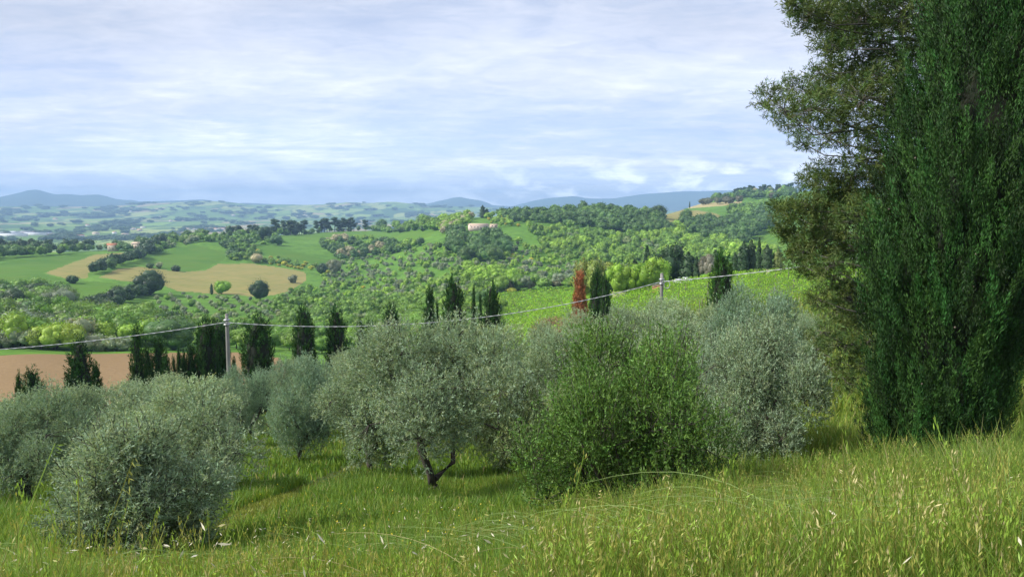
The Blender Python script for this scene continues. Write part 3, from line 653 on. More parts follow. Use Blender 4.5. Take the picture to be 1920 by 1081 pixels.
# hilltop field: pines and trees along its far edge
row([(440, 431), (475, 431), (505, 431), (560, 430.5)], 20, [mk_(2, B_, (8, 12), 1.1, DEEP, 'dark tree on the skyline left of the hilltop field', 'skyline trees left of the hilltop field'), mk_(1, P_, (12, 15), 1.1, DEEP, 'dark pine on the skyline left of the hilltop field', 'skyline pines left of the hilltop field')], 31, 8)
row([(520, 430.5), (548, 430), (572, 430)], 9, [mk_(1, P_, (17, 23), 1.15, DEEP, 'tall dark pine in the left group behind the hilltop field', 'left group of pines behind the hilltop field')], 32, 5)
row([(590, 430), (620, 430), (650, 430), (672, 430)], 13, [mk_(1, P_, (16, 24), 1.15, DEEP, 'tall dark pine in the middle group behind the hilltop field', 'middle group of pines behind the hilltop field')], 33, 5)
row([(520, 431.5), (600, 431), (700, 431), (810, 432)], 48, [mk_(2, S_, (5, 7), 1.2, DARK, 'dark bush in the hedge behind the hilltop field', 'hedge behind the hilltop field'), mk_(1, B_, (7, 10), 1.0, MID, 'green tree in the hedge behind the hilltop field', 'hedge trees behind the hilltop field')], 34, 4)
row([(740, 431), (770, 431), (800, 431), (830, 430)], 13, [mk_(1, B_, (11, 15), 1.1, MID, 'tall green tree behind the right end of the hilltop field', 'tall green trees at the right end of the hilltop field')], 35, 6)
scatter([(800, 430), (850, 405), (895, 402), (880, 418), (870, 428), (830, 440)], 55,
        [mk_(2, B_, (6, 9), 1.1, BLOOM, 'pale blossoming tree left of the pink house', 'pale trees left of the pink house'), mk_(2, B_, (7, 10), 1.1, FRESH, 'light green tree left of the pink house', 'light trees left of the pink house'), mk_(1, B_, (7, 10), 1.1, DARK, 'dark green tree left of the pink house', 'dark trees left of the pink house')], 36)
# vineyard's upper edge and the park of conifers right of it
row([(930, 548), (970, 545), (1010, 543), (1060, 540), (1090, 540)], 17, [mk_(1, B_, (6, 9), 1.1, GREY, 'grey green tree on the top left vineyard edge', 'grey trees along the vineyard top'), mk_(1, B_, (6, 9), 1.1, MID, 'mid green tree on the top left vineyard edge', 'green trees along the vineyard top'), mk_(1, B_, (5, 7), 1.0, BROWN, 'brownish tree along the top left edge of the vineyard', 'brownish trees along the vineyard top')], 37, 4)
scatter([(1260, 425), (1400, 470), (1480, 470), (1480, 490), (1380, 488), (1340, 480), (1240, 500)], 60, [mk_(2, B_, (7, 11), 1.05, FRESH, 'bright green tree behind the dark conifers', 'bright trees behind the conifers'), mk_(1, B_, (7, 11), 1.05, MID, 'mid green tree behind the dark conifers', 'mid green trees behind the conifers')], 40)

ORD = 'first second third fourth fifth sixth seventh eighth ninth tenth eleventh twelfth thirteenth fourteenth fifteenth sixteenth seventeenth eighteenth nineteenth twentieth'.split()
NUM = 'one two three four five six seven eight nine ten eleven twelve thirteen fourteen fifteen sixteen seventeen eighteen nineteen twenty'.split()
GRP = {}
def spread_labels():
    """inside each group say which one: counted from the left, in tiers from the top where the group is large"""
    for g_, L in GRP.items():
        q = [(to_pix(*o.location), o) for o in L]; n = len(q)
        if n == 1: continue
        nt_ = 1 if n <= 16 else int(math.ceil(n/16)); q.sort(key=lambda t_: t_[0][1]); per = int(math.ceil(n/nt_))
        for t_ in range(nt_):
            s_ = sorted(q[t_*per:(t_+1)*per], key=lambda t_: t_[0][0])
            for k, (p, o) in enumerate(s_):
                o['label'] = o['label']+(', '+ORD[k]+' from left' if nt_ == 1 else ', tier '+NUM[t_]+', '+ORD[k]+' from left')
                if len(o['label'].split()) > 16: print('LONG', o['label'])
cnt = {}
order = sorted(range(len(SC)), key=lambda k: math.hypot(SC[k][1][0], SC[k][1][1])/SC[k][2])
rest = []
def blocks_house(P):
    x, y = to_pix(*P); return (868 < x < 938 and 419 < y < 449 and math.hypot(P[0], P[1]) < 830) or ((205 < x < 221 or 252 < x < 264) and 469 < y < 480)
order = [k for k in order if not blocks_house(SC[k][1])]
for k in order:
    kd, P, h, wf, col, lab, grp = SC[k]
    cnt[kd] = cnt.get(kd, 0)+1
    if cnt[kd] > 285: rest.append(SC[k]); continue
    GRP.setdefault(grp, []).append(put_far(kd, P, h, wf, col, lab, grp))
spread_labels()
print('far trees', {k: v for k, v in cnt.items()}, 'rest', len(rest))
# past 285 of a kind: one mass
rr_ = np.random.default_rng(9); LOW = [far_broad(700+k, rx=.48+.05*k, nlobe=11, nleaf=330, ls=.095, tr=False) for k in range(3)]
def arrays(me):
    n = len(me.vertices); V = np.empty(n*3, np.float32); me.vertices.foreach_get('co', V)
    c = np.empty(n*4, np.float32); me.color_attributes['tint'].data.foreach_get('color', c)
    nl = len(me.loops); L = np.empty(nl, np.int32); me.loops.foreach_get('vertex_index', L)
    tt = np.empty(len(me.polygons), np.int32); me.polygons.foreach_get('loop_total', tt); ss = np.empty(len(me.polygons), np.int32); me.polygons.foreach_get('loop_start', ss)
    F = [np.stack([L[ss[tt == q]+k] for k in range(q)], -1) for q in sorted(set(tt))]
    return V.reshape(-1, 3), F, c.reshape(-1, 4)[:, :3]
LOWA = [arrays(m_) for m_ in LOW]
def mass(name, items, label, mat, cat='wood'):
    A = Acc()
    for kd, P, h, wf, col, *_ in items:
        V, F, c = LOWA[rr_.integers(3)]; a = rr_.uniform(0, 6.28); ca, sa = math.cos(a), math.sin(a); q = rr_.uniform(.8, 1.2)
        W = np.stack([(V[:, 0]*ca-V[:, 1]*sa)*h*wf, (V[:, 0]*sa+V[:, 1]*ca)*h*wf, V[:, 2]*h], -1)+P
        A.add(W, F, c*np.array(col)/.62*q)
    o = obj(name, A.mesh(name, [mat])); return tag(o, label, cat, kind='stuff')
if rest: mass('distant_woodland', rest, 'the remaining small trees and bushes covering the far slopes as one mass', M['leaf'])

# single trees that stand out
def solo(kind, px, row_, h, wf, col, label, var=None):
    if kind == 'broadleaf_tree': kind = 'big'
    g = ground_near(px, row_)[0]; return put_far(kind, g, h, wf, col, label, None, var, .05)
solo(B_, 283, 553, 14, 1.25, DEEP, 'big round dark tree at the lower left corner of the large hay meadow', 3)
solo(B_, 487, 563, 11.5, 1.0, DEEP, 'lone round dark tree at the bottom edge of the large hay meadow', 0)
solo(B_, 416, 551, 8, .95, LIME, 'lone bright yellow green tree at the lower edge of the hay meadow', 1)
solo(Y_, 397, 552, 7, .9, DEEP, 'small dark pointed conifer left of the bright yellow green tree', 1)
solo(S_, 548, 530, 6.5, .9, GREY, 'lone grey bush standing near the right end of the hay meadow', 0)
solo(S_, 136, 532, 5, 1.0, DEEP, 'small dark bush below the narrow hay strip', 1)
solo(S_, 331, 508, 4.4, 1.2, DEEP, 'dark bush on the lower edge of the bowl shaped field', 2)
solo(S_, 300, 503, 5, 1.0, SILV, 'silvery bush on the lower edge of the bowl shaped field', 1)
solo(S_, 283, 503, 4.5, 1.1, DARK, 'dark green bush at the left end of the bowl shaped field edge', 1)
solo(B_, 481, 493, 9, 1.0, BLOOM, 'pale pinkish blossoming tree above the hay meadow', 1)
solo(B_, 497, 452, 17, 1.0, DEEP, 'tall dark tree at the left corner of the hilltop field', 2)
solo(B_, 520, 460, 11, 1.1, DARK, 'round dark green tree right of the tall one by the hilltop field', 4)
solo(B_, 627, 513, 12, .95, GREY, 'large grey leaved tree right of the hay meadow', 1)
solo(B_, 604, 515, 10, .9, DEEP, 'dark tree left of the large grey leaved tree', 0)
solo(B_, 716, 431.5, 19, 1.0, DARK, 'tall round green tree standing alone behind the hilltop field', 0)
solo(P_, 685, 431.5, 18, 1.0, DEEP, 'tall pine just left of the lone round tree behind the hilltop field', 1)
solo(B_, 1287, 413, 13, 1.1, DARK, 'lone round dark tree standing in the round tan field', 0)
solo(B_, 1328, 422, 14, 1.2, DARK, 'round dark tree at the lower edge of the tan field', 3)
solo(B_, 1236, 409, 14, 1.1, DEEP, 'round dark tree at the left edge of the tan field', 4)
solo(Y_, 1293, 390, 12, 1.1, DEEP, 'slim dark tree on the pale stubble strip', 0)
for k, px_ in enumerate((1318, 1328, 1345, 1360, 1368, 1386)):
    put_far(B_, ground_near(px_, 384+(-1)**k*.6-(px_-1318)*.03)[0], 12, 1.15, BROWN, 'brownish spreading tree in the row on the pale stubble strip, '+ORD[k]+' from left', 'spreading trees on the stubble strip')
solo(B_, 1447, 374, 11, 1.1, BROWN, 'brown tree at the right end of the stubble strip', 2)
for px_, h_, l_ in ((1047, 8, 'small dark umbrella shaped tree on the crest of the central hill'), (1128, 9, 'left one of two dark round trees on the crest of the central hill'), (1146, 9.5, 'right one of two dark round trees on the crest of the central hill'), (1176, 9, 'dark tree standing apart on the right shoulder of the central hill')):
    put_far(B_, at(px_, 968), h_, 1.0, DEEP, l_, None, 0, .05)
for px_, h_, l_, v_ in ((905, 16, 'left one of two dark conifers above the pink house', 1), (913, 12, 'right one of two dark conifers above the pink house', 1), (955, 13, 'pointed dark conifer on the skyline right of the pink house', 1), (847, 7, 'small dark conifer on the skyline far left of the pink house', 1), (875, 7, 'small dark conifer on the skyline just left of the pink house', 2)):
    put_far(Y_, at(px_, 930), h_, 1.5, DEEP, l_, None, v_, .05)
solo(B_, 325, 655, 7.5, 1.6, DARK, 'broad low dark green tree at the far edge of the ploughed field', 5)
solo(B_, 28, 583, 10, 1.25, DEEP, 'round dark tree at the far left edge of the hollow', 3)
solo(B_, 70, 560, 8, 1.3, DEEP, 'round dark tree at the top of the hollow on the left', 4)
solo(B_, 110, 592, 11, 1.25, GREY, 'large silver grey willow in the left hollow', 5)
# park conifers right of the second pole, at the top edge of the vineyard
for px_, top, d_, wf, kd, v_, col, l_ in (
        (1245, 474, 215, 1.4, B_, 2, DEEP, 'broad dark conifer at the left end of the conifer group'),
        (1269, 467, 218, 1.35, B_, 5, DEEP, 'broad tall dark conifer second in the conifer group'),
        (1293, 473, 212, 1.6, Y_, 1, DEEP, 'pointed dark spruce in the middle of the conifer group'),
        (1309, 481, 210, 1.2, Y_, 2, DEEP, 'slim dark cypress right of the pointed spruce'),
        (1328, 482, 208, 1.0, B_, 1, (.20, .21, .15), 'bare grey twiggy tree in the conifer group'),
        (1344, 468, 212, 1.3, Y_, 1, DEEP, 'dark spruce just behind the near green cypress'),
        (1381, 473, 206, 1.3, Y_, 2, DEEP, 'small dark spruce right of the near green cypress'),
        (1397, 454, 210, 1.15, Y_, 1, DEEP, 'first tall shaggy cypress of the group by the white wall'),
        (1411, 450, 212, 1.15, Y_, 1, DEEP, 'second tall shaggy cypress of the group by the white wall'),
        (1426, 447, 208, .75, Y_, 0, DEEP, 'slimmest tallest cypress of the group by the white wall'),
        (1441, 458, 206, 1.3, Y_, 1, DEEP, 'shaggy cypress right of the slimmest one'),
        (1462, 468, 206, 1.5, Y_, 1, (.16, .19, .05), 'yellowish conifer at the edge of the big pine'),
        (1215, 461, 260, .95, Y_, 0, DEEP, 'thin dark cypress standing alone above the lime green hedge'),
        (1192, 488, 250, 1.6, Y_, 2, DEEP, 'short dark conifer left of the lone thin cypress'),
        (1145, 496, 190, .9, Y_, 2, DEEP, 'taller one of two small cypresses by the pinkish wall'),
        (1138, 502, 190, .8, Y_, 2, DEEP, 'shorter one of two small cypresses by the pinkish wall')):
    P = at(px_, d_); h_ = float(row_z(px_, top, d_))-P[2]; put_far(kd, P, h_, wf*(.62 if kd == B_ else 1), col, l_, None, v_, .05)

for k, (px_, top, wpx) in enumerate([(1162, 500, 26), (1176, 498, 24), (1190, 502, 24), (1203, 497, 26), (1217, 499, 22), (1230, 490, 26), (1243, 494, 20)]):
    P = at(px_, 189); h_ = max(3.6, float(row_z(px_, top, 189))-P[2]); put_far('broadleaf_tree', P, h_, max(.8, wpx*1.15/F_PX*189/h_), (.24, .40, .04), 'lime green tree in the hedge above the vineyard, '+ORD[k]+' from left', 'lime green hedge above the vineyard', None, .1)
for k, (px_, top, wpx) in enumerate([(1096, 494, 34), (1117, 492, 34), (1136, 497, 24)]):
    P = at(px_, 215); h_ = max(4.5, float(row_z(px_, top, 215))-P[2]); put_far('broadleaf_tree', P, h_, max(.75, wpx/F_PX*215/h_), (.24, .29, .06), 'olive yellow tree behind the rust brown cypress, '+ORD[k]+' from left', 'olive yellow trees behind the rust brown cypress', None, .08)

# ------------------------------------------------------------------ houses, walls, poles and wires
M['pinkwall'] = simple('pink_plaster', (.60, .46, .40), .9, (.8, (1, 1, 1), (.66, .54, .46)))
M['cream'] = simple('cream_plaster', (.66, .56, .42), .9, (.8, (1, 1, 1), (.56, .47, .36)))
M['white'] = simple('white_plaster', (.78, .77, .74), .85, (.6, (1, 1, 1), (.68, .67, .64)))
M['tile'] = simple('pale_roof_tiles', (.62, .50, .38), .9, (3, (1, 1, 1), (.50, .36, .26)), .3)
M['orange'] = simple('orange_roof_tiles', (.58, .24, .12), .9, (3, (1, 1, 1), (.44, .18, .10)), .3)
M['glass'] = simple('dark_window', (.05, .06, .07), .2)
M['wood'] = simple('brown_door', (.16, .09, .05), .7)
M['stone'] = simple('pinkish_stone', (.50, .38, .32), .95, (1.5, (1, 1, 1), (.36, .28, .24)), .5)
M['brick'] = simple('red_brick', (.40, .16, .10), .95, (2.5, (1, 1, 1), (.30, .13, .09)), .5)
M['concrete'] = simple('pole_concrete', (.29, .28, .26), .9, (6, (1, 1, .2), (.20, .19, .175)), .3)
M['steel'] = simple('galvanised_steel', (.42, .43, .44), .45, None, 0, .7)
M['cable'] = simple('pale_cable', (.50, .51, .52), .5)
M['metalroof'] = simple('pale_metal_roof', (.50, .52, .55), .5)

def house(name, P, rz, w_, d_, h, rh, wall, roof, label, nwin=4, door=True, chim=False, hip=False, base=2.0, group=None):
    r = tag(empty(name, P, rz), label, 'house', group)
    A = Acc(); V, F = box(-w_/2, w_/2, -d_/2, d_/2, -base, h); A.add(V, F)
    if not hip:
        for sx in (-1, 1):
            x = sx*w_/2; A.add([(x, -d_/2, h), (x, d_/2, h), (x, 0, h+rh)], [np.array([(0, 1, 2)])])
    obj('wall', A.mesh('wall', [wall]), r)
    A = Acc(); o_ = .45; i_ = min(w_, d_)/2 if hip else -o_; t_ = .18
    for sy in (-1, 1):
        a = [(-w_/2-o_, sy*(d_/2+o_), h-rh*o_/(d_/2)), (w_/2+o_, sy*(d_/2+o_), h-rh*o_/(d_/2)), (w_/2-i_, 0, h+rh+.003), (-w_/2+i_, 0, h+rh+.003)]
        b = [(x, y, z+t_) for x, y, z in a]
        A.add(a+b, [np.array([(0, 3, 2, 1), (4, 5, 6, 7), (0, 1, 5, 4), (1, 2, 6, 5), (3, 0, 4, 7)])])
    if hip:
        for sx in (-1, 1):
            A.add([(sx*(w_/2+o_), -d_/2-o_, h-.1), (sx*(w_/2+o_), d_/2+o_, h-.1), (sx*(w_/2-i_), 0, h+rh+t_)], [np.array([(0, 1, 2)])])
    ro = obj('roof', A.mesh('roof', [roof]), r)
    if chim:
        V, F = box(w_*.2, w_*.2+.7, -.35, .35, h+rh*.5, h+rh+.9); A = Acc(); A.add(V, F); obj('chimney', A.mesh('chimney', [wall]), ro)
    for k in range(nwin):
        x = -w_/2+w_*(k+.5)/nwin
        if door and k == nwin//2:
            A = Acc(); V, F = box(x-.55, x+.55, -d_/2-.06, -d_/2-.003, 0, 2.2); A.add(V, F); obj('door', A.mesh('door', [M['wood']]), r); continue
        A = Acc(); V, F = box(x-.5, x+.5, -d_/2-.05, -d_/2-.003, h*.5-.3, h*.5+.9); A.add(V, F); wn = obj('window', A.mesh('window', [M['glass']]), r)
        A = Acc(); V, F = box(x-.62, x+.62, -d_/2-.12, -d_/2-.052, h*.5-.42, h*.5-.302); A.add(V, F); obj('sill', A.mesh('sill', [M['white']]), wn)
    return r
g = ground_near(897, 431)[0]
house('farmhouse', g+np.array([0, 0, .6]), .30, 20.5, 9, 4.6, 1.5, M['pinkwall'], M['tile'], 'long pink walled farmhouse with pale tiled roof on the hillside', 6, True, False)
g = ground_near(925.5, 428)[0]
house('outbuilding', g+np.array([0, 0, .8]), .25, 7.5, 5, 2.8, .9, M['pinkwall'], M['tile'], 'small pale pink annex right of the long pink farmhouse', 2)
g = ground_near(212, 471)[0]
house('farmhouse', g+np.array([0, 0, 1.5]), .5, 11, 8, 5.5, 1.8, M['cream'], M['orange'], 'cream house with orange tiled roof among dark trees on the left', 3, True, True)
g = ground_near(258, 468)[0]
house('farmhouse', g+np.array([0, 0, 2.5]), -.2, 10, 7, 4.5, 1.4, M['cream'], M['tile'], 'small house with pale brown roof right of the orange roofed one', 3)

# low walls and parked cars at the top edge of the vineyard
def wall_run(px0, px1, d_, h, mat, label, name='low_wall'):
    a, b = at(px0, d_), at(px1, d_); dv = unit(b-a); dv[2] = 0; nv = np.array([-dv[1], dv[0], 0])*.2
    n = 6; A = Acc()
    for k in range(n):
        p, q = a+(b-a)*k/n, a+(b-a)*(k+1)/n; z = max(H(p[0], p[1]), H(q[0], q[1]))
        V = [p-nv, q-nv, q+nv, p+nv]; V = [(x[0], x[1], z-1) for x in V]+[(x[0], x[1], z+h) for x in V]
        A.add(V, [np.array([(3, 2, 1, 0), (4, 5, 6, 7), (0, 1, 5, 4), (2, 3, 7, 6)]+([(3, 0, 4, 7)] if k == 0 else [])+([(1, 2, 6, 5)] if k == n-1 else []))])
    cc = (a+b)/2; r = empty(name, (cc[0], cc[1], cc[2])); tag(r, label, 'wall')
    for k in range(len(A.V)): A.V[k] = A.V[k]-cc
    obj('wall', A.mesh('wall', [mat]), r)
    A = Acc(); L = float(np.hypot(*(b-a)[:2])); V, F = box(-L/2-.1, L/2+.1, -.27, .27, h+.003, h+.1); V = np.array(V)
    an = math.atan2(dv[1], dv[0]); Z = V[:, 2]+[float(H(cc[0]+v[0]*math.cos(an), cc[1]+v[0]*math.sin(an)))-cc[2] for v in V]
    V = np.stack([V[:, 0]*math.cos(an)-V[:, 1]*math.sin(an), V[:, 0]*math.sin(an)+V[:, 1]*math.cos(an), Z+.12], -1)
    A.add(V, F); obj('coping', A.mesh('coping', [M['stone']]), r)
wall_run(1150, 1176, 184, 1.1, M['stone'], 'low pinkish stone wall at the foot of two small cypresses')
wall_run(1226, 1247, 181, 1.5, M['brick'], 'low red brick wall behind the second utility pole')
wall_run(1441, 1447, 197, 1.1, M['cream'], 'short whitish wall under the slim cypress group')
def parked_car(px, d_, rz, label):
    P = at(px, d_); r = tag(empty('parked_car', P, rz), label, 'car', 'cars parked under the conifers')
    pr = [(-2.05, .35), (-2.1, .75), (-1.9, .95), (-1.1, 1.0), (-.55, 1.42), (.9, 1.46), (1.65, 1.05), (2.0, .95), (2.05, .4), (1.6, .25), (-1.7, .25)]
    n = len(pr); V = [(-.78 if 3 < k < 6 else -.86, x, z) for k, (x, z) in enumerate(pr)]+[(.78 if 3 < k < 6 else .86, x, z) for k, (x, z) in enumerate(pr)]
    A = Acc(); A.add(V, [np.array([[k, (k+1) % n, n+(k+1) % n, n+k] for k in range(n)]), np.arange(n)[None, ::-1], np.arange(n, 2*n)[None]])
    obj('body', A.mesh('body', [M['metalroof']]), r)
    A = Acc(); A.add([(-.66, -1.07, 1.03), (.66, -1.07, 1.03), (.6, -.6, 1.4), (-.6, -.6, 1.4)], [np.array([(0, 1, 2, 3)])]); obj('windscreen', A.mesh('windscreen', [M['glass']]), r)
    for sx in (-1, 1):
        A = Acc(); V, F = box(sx*.87-.004, sx*.87+.004, -.6, 1.2, 1.02, 1.33); A.add(V, F); obj('side_window', A.mesh('side_window', [M['glass']]), r)
        A = Acc(); V, F = box(sx*.62-.14, sx*.62+.14, -2.13, -2.06, .62, .78); A.add(V, F); obj('headlight', A.mesh('headlight', [M['white']]), r)
        for y in (-1.3, 1.3):
            V, F = tube([(sx*.72, y, .32), (sx*.9, y, .32)], [.32, .32], 12); A = Acc(); A.add(V, F); obj('wheel', A.mesh('wheel', [M['glass']]), r)
parked_car(1278, 198, .35, 'left one of two pale parked cars under the dark conifers')
parked_car(1291, 198, .25, 'right one of two pale parked cars under the dark conifers')

# utility poles and the cable
def pole(px, d_, top, hint, label):
    P = at(px, d_); zt = float(row_z(px, top, d_)); h = zt-P[2]; r = tag(empty('utility_pole', P), label, 'utility pole')
    zs = np.linspace(-.8, h, 9); V, F = tube([(0, 0, z) for z in zs], .155-.065*np.clip(zs/h, 0, 1), 14); A = Acc(); A.add(V, F)
    me = A.mesh('shaft', [M['concrete']], True); obj('shaft', me, r)
    A = Acc(); V, F = box(-.13, .13, -.17, .17, h-.62, h-.54); A.add(V, F); V, F = box(-.13, .13, -.17, .17, h-.36, h-.28); A.add(V, F); obj('bracket', A.mesh('bracket', [M['steel']]), r)
    A = Acc(); V, F = tube([(0, -.17, h-.5), (0, -.26, h-.5), (0, -.26, h-.4)], [.03, .035, .03], 8); A.add(V, F); obj('cable_clamp', A.mesh('cable_clamp', [M['steel']]), r)
    V, F = tube([(0, 0, h+.003), (0, 0, h+.05)], [.10, .06], 12); A = Acc(); A.add(V, F); obj('cap', A.mesh('cap', [M['concrete']]), r)
    if hint:                                             # spare loop of cable and a down lead
        th = np.linspace(0, 2*math.pi, 26)
        for q in (0, 1):
            V, F = tube([(.27+.18*math.cos(t_), -.22-.02*q, h-.62+.21*math.sin(t_)) for t_ in th], [.02]*26, 6); A = Acc(); A.add(V, F); obj('cable_loop', A.mesh('cable_loop', [M['cable']]), r)
    return np.array([P[0], P[1]-.26, zt-.42])
p1 = pole(417, 45, 589.5, False, 'tall grey concrete utility pole rising beside the dark cypresses on the left')
p2 = pole(1243.5, 45, 513.5, True, 'shorter grey concrete utility pole with a cable loop above the vineyard')
def span(a, b, sag, label, n=90):
    t_ = np.linspace(0, 1, n); Q = a[None]*(1-t_[:, None])+b[None]*t_[:, None]; Q[:, 2] -= 4*sag*t_*(1-t_)
    c = (a+b)/2; A = Acc(); L = np.linalg.norm(b-a); n2 = int(L/.12); s = np.linspace(0, 1, n2)
    P = np.stack([np.interp(s, t_, Q[:, k]) for k in range(3)], -1); ph = s*L/.9*2*math.pi
    sd = unit(np.array([b[1]-a[1], -(b[0]-a[0]), 0.]))
    for q in (0, math.pi):
        W = P+sd*(.013*np.cos(ph+q))[:, None]+np.array([0, 0, 1])*(.013*np.sin(ph+q))[:, None]-c
        V, F = tube(W, [.0135]*n2, 5); A.add(V, F)
    o = obj('overhead_cable', A.mesh('overhead_cable', [M['cable']], True), None, c); tag(o, label, 'cable')
v = pix_dir(-260, 668); L0 = v/np.hypot(v[0], v[1])*52
span(L0, p1, .35, 'pale twisted overhead cable running from the tall pole out of the left edge')
span(p1, p2, 1.15, 'pale twisted overhead cable sagging between the two utility poles')
v = pix_dir(1760, 455); R0 = v/np.hypot(v[0], v[1])*44
span(p2, R0, .25, 'pale twisted overhead cable running from the shorter pole into the big pine')

# vine rows
vr = np.random.default_rng(77); VP = FP['vineyard']; ang = .17; vd = np.array([math.cos(ang), math.sin(ang)]); vn_ = np.array([-vd[1], vd[0]]); nrow = 0
cen_v = VP[:, :2].mean(0); A = Acc(); V, F = box(-.04, .04, -.04, .04, -.3, 1.45); A.add(V, F); STAKE = A.mesh('stake', [M['greybark']])
ORDV = ORD+[p_+s_ for d_, t_ in (('twenty', 'thirtieth'), ('thirty', 'fortieth'), ('forty', 'fiftieth'), ('fifty', 'sixtieth'), ('sixty', 'seventieth'), ('seventy', 'eightieth'), ('eighty', 'ninetieth'), ('ninety', 'hundredth')) for p_, s_ in [(d_+'-', o_) for o_ in ORD[:9]]+[('', t_)]]
pj = (VP[:, :2]-cen_v)@vn_; pu = (VP[:, :2]-cen_v)@vd
for s in np.arange(pj.min()+.8, pj.max(), 3.6):
    u = np.arange(pu.min(), pu.max(), .025); dq = np.hypot(*(cen_v[:, None]+vn_[:, None]*s+vd[:, None]*u)); u = u[vr.random(len(u)) < np.clip(75/dq, .12, 1)]; Pt = cen_v+vn_*s+vd*u[:, None]
    ok = inpoly(Pt[:, 0], Pt[:, 1], VP); Pt = Pt[ok]
    if len(Pt) < 200: continue
    gap = vnoise(Pt[:, 0]*.8, Pt[:, 1]*.8, 5) > -.38; Pt = Pt[gap]; n = len(Pt)
    hh = 1.0+1.1*vnoise(Pt[:, 0]*.75+s, Pt[:, 1]*.75, 8)+.4*vnoise(Pt[:, 0]*.2, Pt[:, 1]*.2, 18)
    off = vr.normal(size=n)*.24; z = vr.uniform(0, 1, n)**.6*(hh+.25)+.15
    P = np.stack([Pt[:, 0]+vn_[0]*off, Pt[:, 1]+vn_[1]*off, H(Pt[:, 0], Pt[:, 1])+z], -1); c = P.mean(0); c[2] = float(H(c[0], c[1]))
    N = unit(np.stack([vr.normal(size=n)*.6, vr.normal(size=n)*.6-.3, np.full(n, .8)], -1))
    V, F = cards(P-c, N, .0014*np.hypot(P[:, 0], P[:, 1])*vr.uniform(.6, 1.4, n), vr); A = Acc()
    tn = (1+.9*vnoise(P[:, 0]*.7, P[:, 1]*.7, 3))*vr.uniform(.8, 1.2, n); T3 = np.stack([tn*vr.uniform(.8, 1.35, n), tn, tn*.9], -1)
    A.add(V, F, np.repeat(T3, 4, 0))
    r = tag(empty('vine_row', c), 'long leafy green vine row of the vineyard between the olives and the conifers', 'vine row', 'vine rows of the vineyard')
    obj('foliage', A.mesh('foliage', [M['vine']]), r)
    r['label'] = 'long leafy vine row, '+ORDV[min(nrow, 99)]+' from the near edge of the vineyard'
    p0, p1_ = Pt[0], Pt[-1]; m_ = int(np.linalg.norm(p1_-p0)/9)
    for q in range(m_+1):
        x, y = p0+(p1_-p0)*q/max(1, m_); obj('stake', STAKE, r, (x-c[0], y-c[1], float(H(x, y))-c[2]))
    nrow += 1
print('vine rows', nrow)

# far buildings down on the plain
fb = random.Random(12)
for k, (px, row_, w_, d_, h, m_, rf, hip) in enumerate([(12, 441, 95, 40, 9, 'white', 'metalroof', 0), (42, 439.5, 80, 45, 10, 'pinkwall', 'metalroof', 0), (66, 441, 70, 35, 8, 'white', 'metalroof', 0), (84, 441, 60, 40, 8, 'cream', 'metalroof', 0), (24, 443, 80, 40, 8, 'white', 'metalroof', 0), (-30, 441, 90, 45, 9, 'white', 'metalroof', 0)]):
    g = ground_at(px, row_)[0]
    house('warehouse', g, .1, w_, d_, h, 2.5, M[m_], M[rf], 'long pale warehouse in the industrial estate at the far left, '+['second from left', 'fourth from left', 'fifth from left', 'rightmost', 'third from left', 'leftmost'][k], 6, True, False, False, 3, 'warehouses on the far plain')
HP = [(165, 424), (205, 418), (215, 438), (250, 431), (262, 433), (268, 428), (345, 432), (352, 431), (362, 431), (372, 430.5), (385, 431), (396, 430), (405, 431), (412, 431), (420, 430.5), (300, 408), (152, 402), (245, 397), (320, 416), (560, 408), (568, 407), (576, 408), (582, 407), (572, 405), (150, 446), (180, 440), (438, 405), (30, 410), (104, 412), (235, 443)]
HO = {k: ORDV[n_] for n_, k in enumerate(sorted(range(len(HP)), key=lambda k: HP[k][0]))}
for k, (px, row_) in enumerate(HP):
    g = ground_at(px, row_)[0]; sc_ = 1.3 if k > 17 else 1.0
    house('farmhouse', g, fb.uniform(-.6, .6), 16*sc_*fb.uniform(.8, 1.6), 11*sc_, 7*sc_, 2.2, M[['white', 'cream', 'white'][k % 3]], M[['orange', 'tile'][k % 2]], 'tiny far off pale house on the hazy plain, '+HO[k]+' from left', 3, True, False, False, 3, 'tiny houses on the far plain')
# woods and hedges on the plain, far away
pr_ = np.random.default_rng(8); it = []
for k in range(5200):
    px, row_ = pr_.uniform(-80, 1000), pr_.uniform(379, 452)
    it.append((px, row_))
G = ground_at([p[0] for p in it], [p[1] for p in it]); it = []
for g in G:
    if np.isnan(g[0]): continue
    d = math.hypot(g[0], g[1])
    if d < 1700 or d > 9000: continue
    f = fbm(g[0]/260, g[1]/620, 91)
    if f > .25 or (abs(f+.08) < .018):
        h = pr_.uniform(9, 15)*(1 if d < 4500 else 1.5); it.append((None, g, h, 1.5+d/4000, (.065, .125, .042)))
mass('woods_on_the_plain', it, 'dark woods and hedges dotted over the hazy far plain', M['leaf'])

# ------------------------------------------------------------------ near trees
def put_thing(name, P, label, cat, parts, group=None, rz=0.0, scale=(1, 1, 1), color=None):
    r = tag(empty(name, P, rz), label, cat, group); r.scale = scale
    for pn, me in parts:
        o = obj(pn, me, r)
        if color and pn == 'crown': o.color = (*color, 1)
    return r

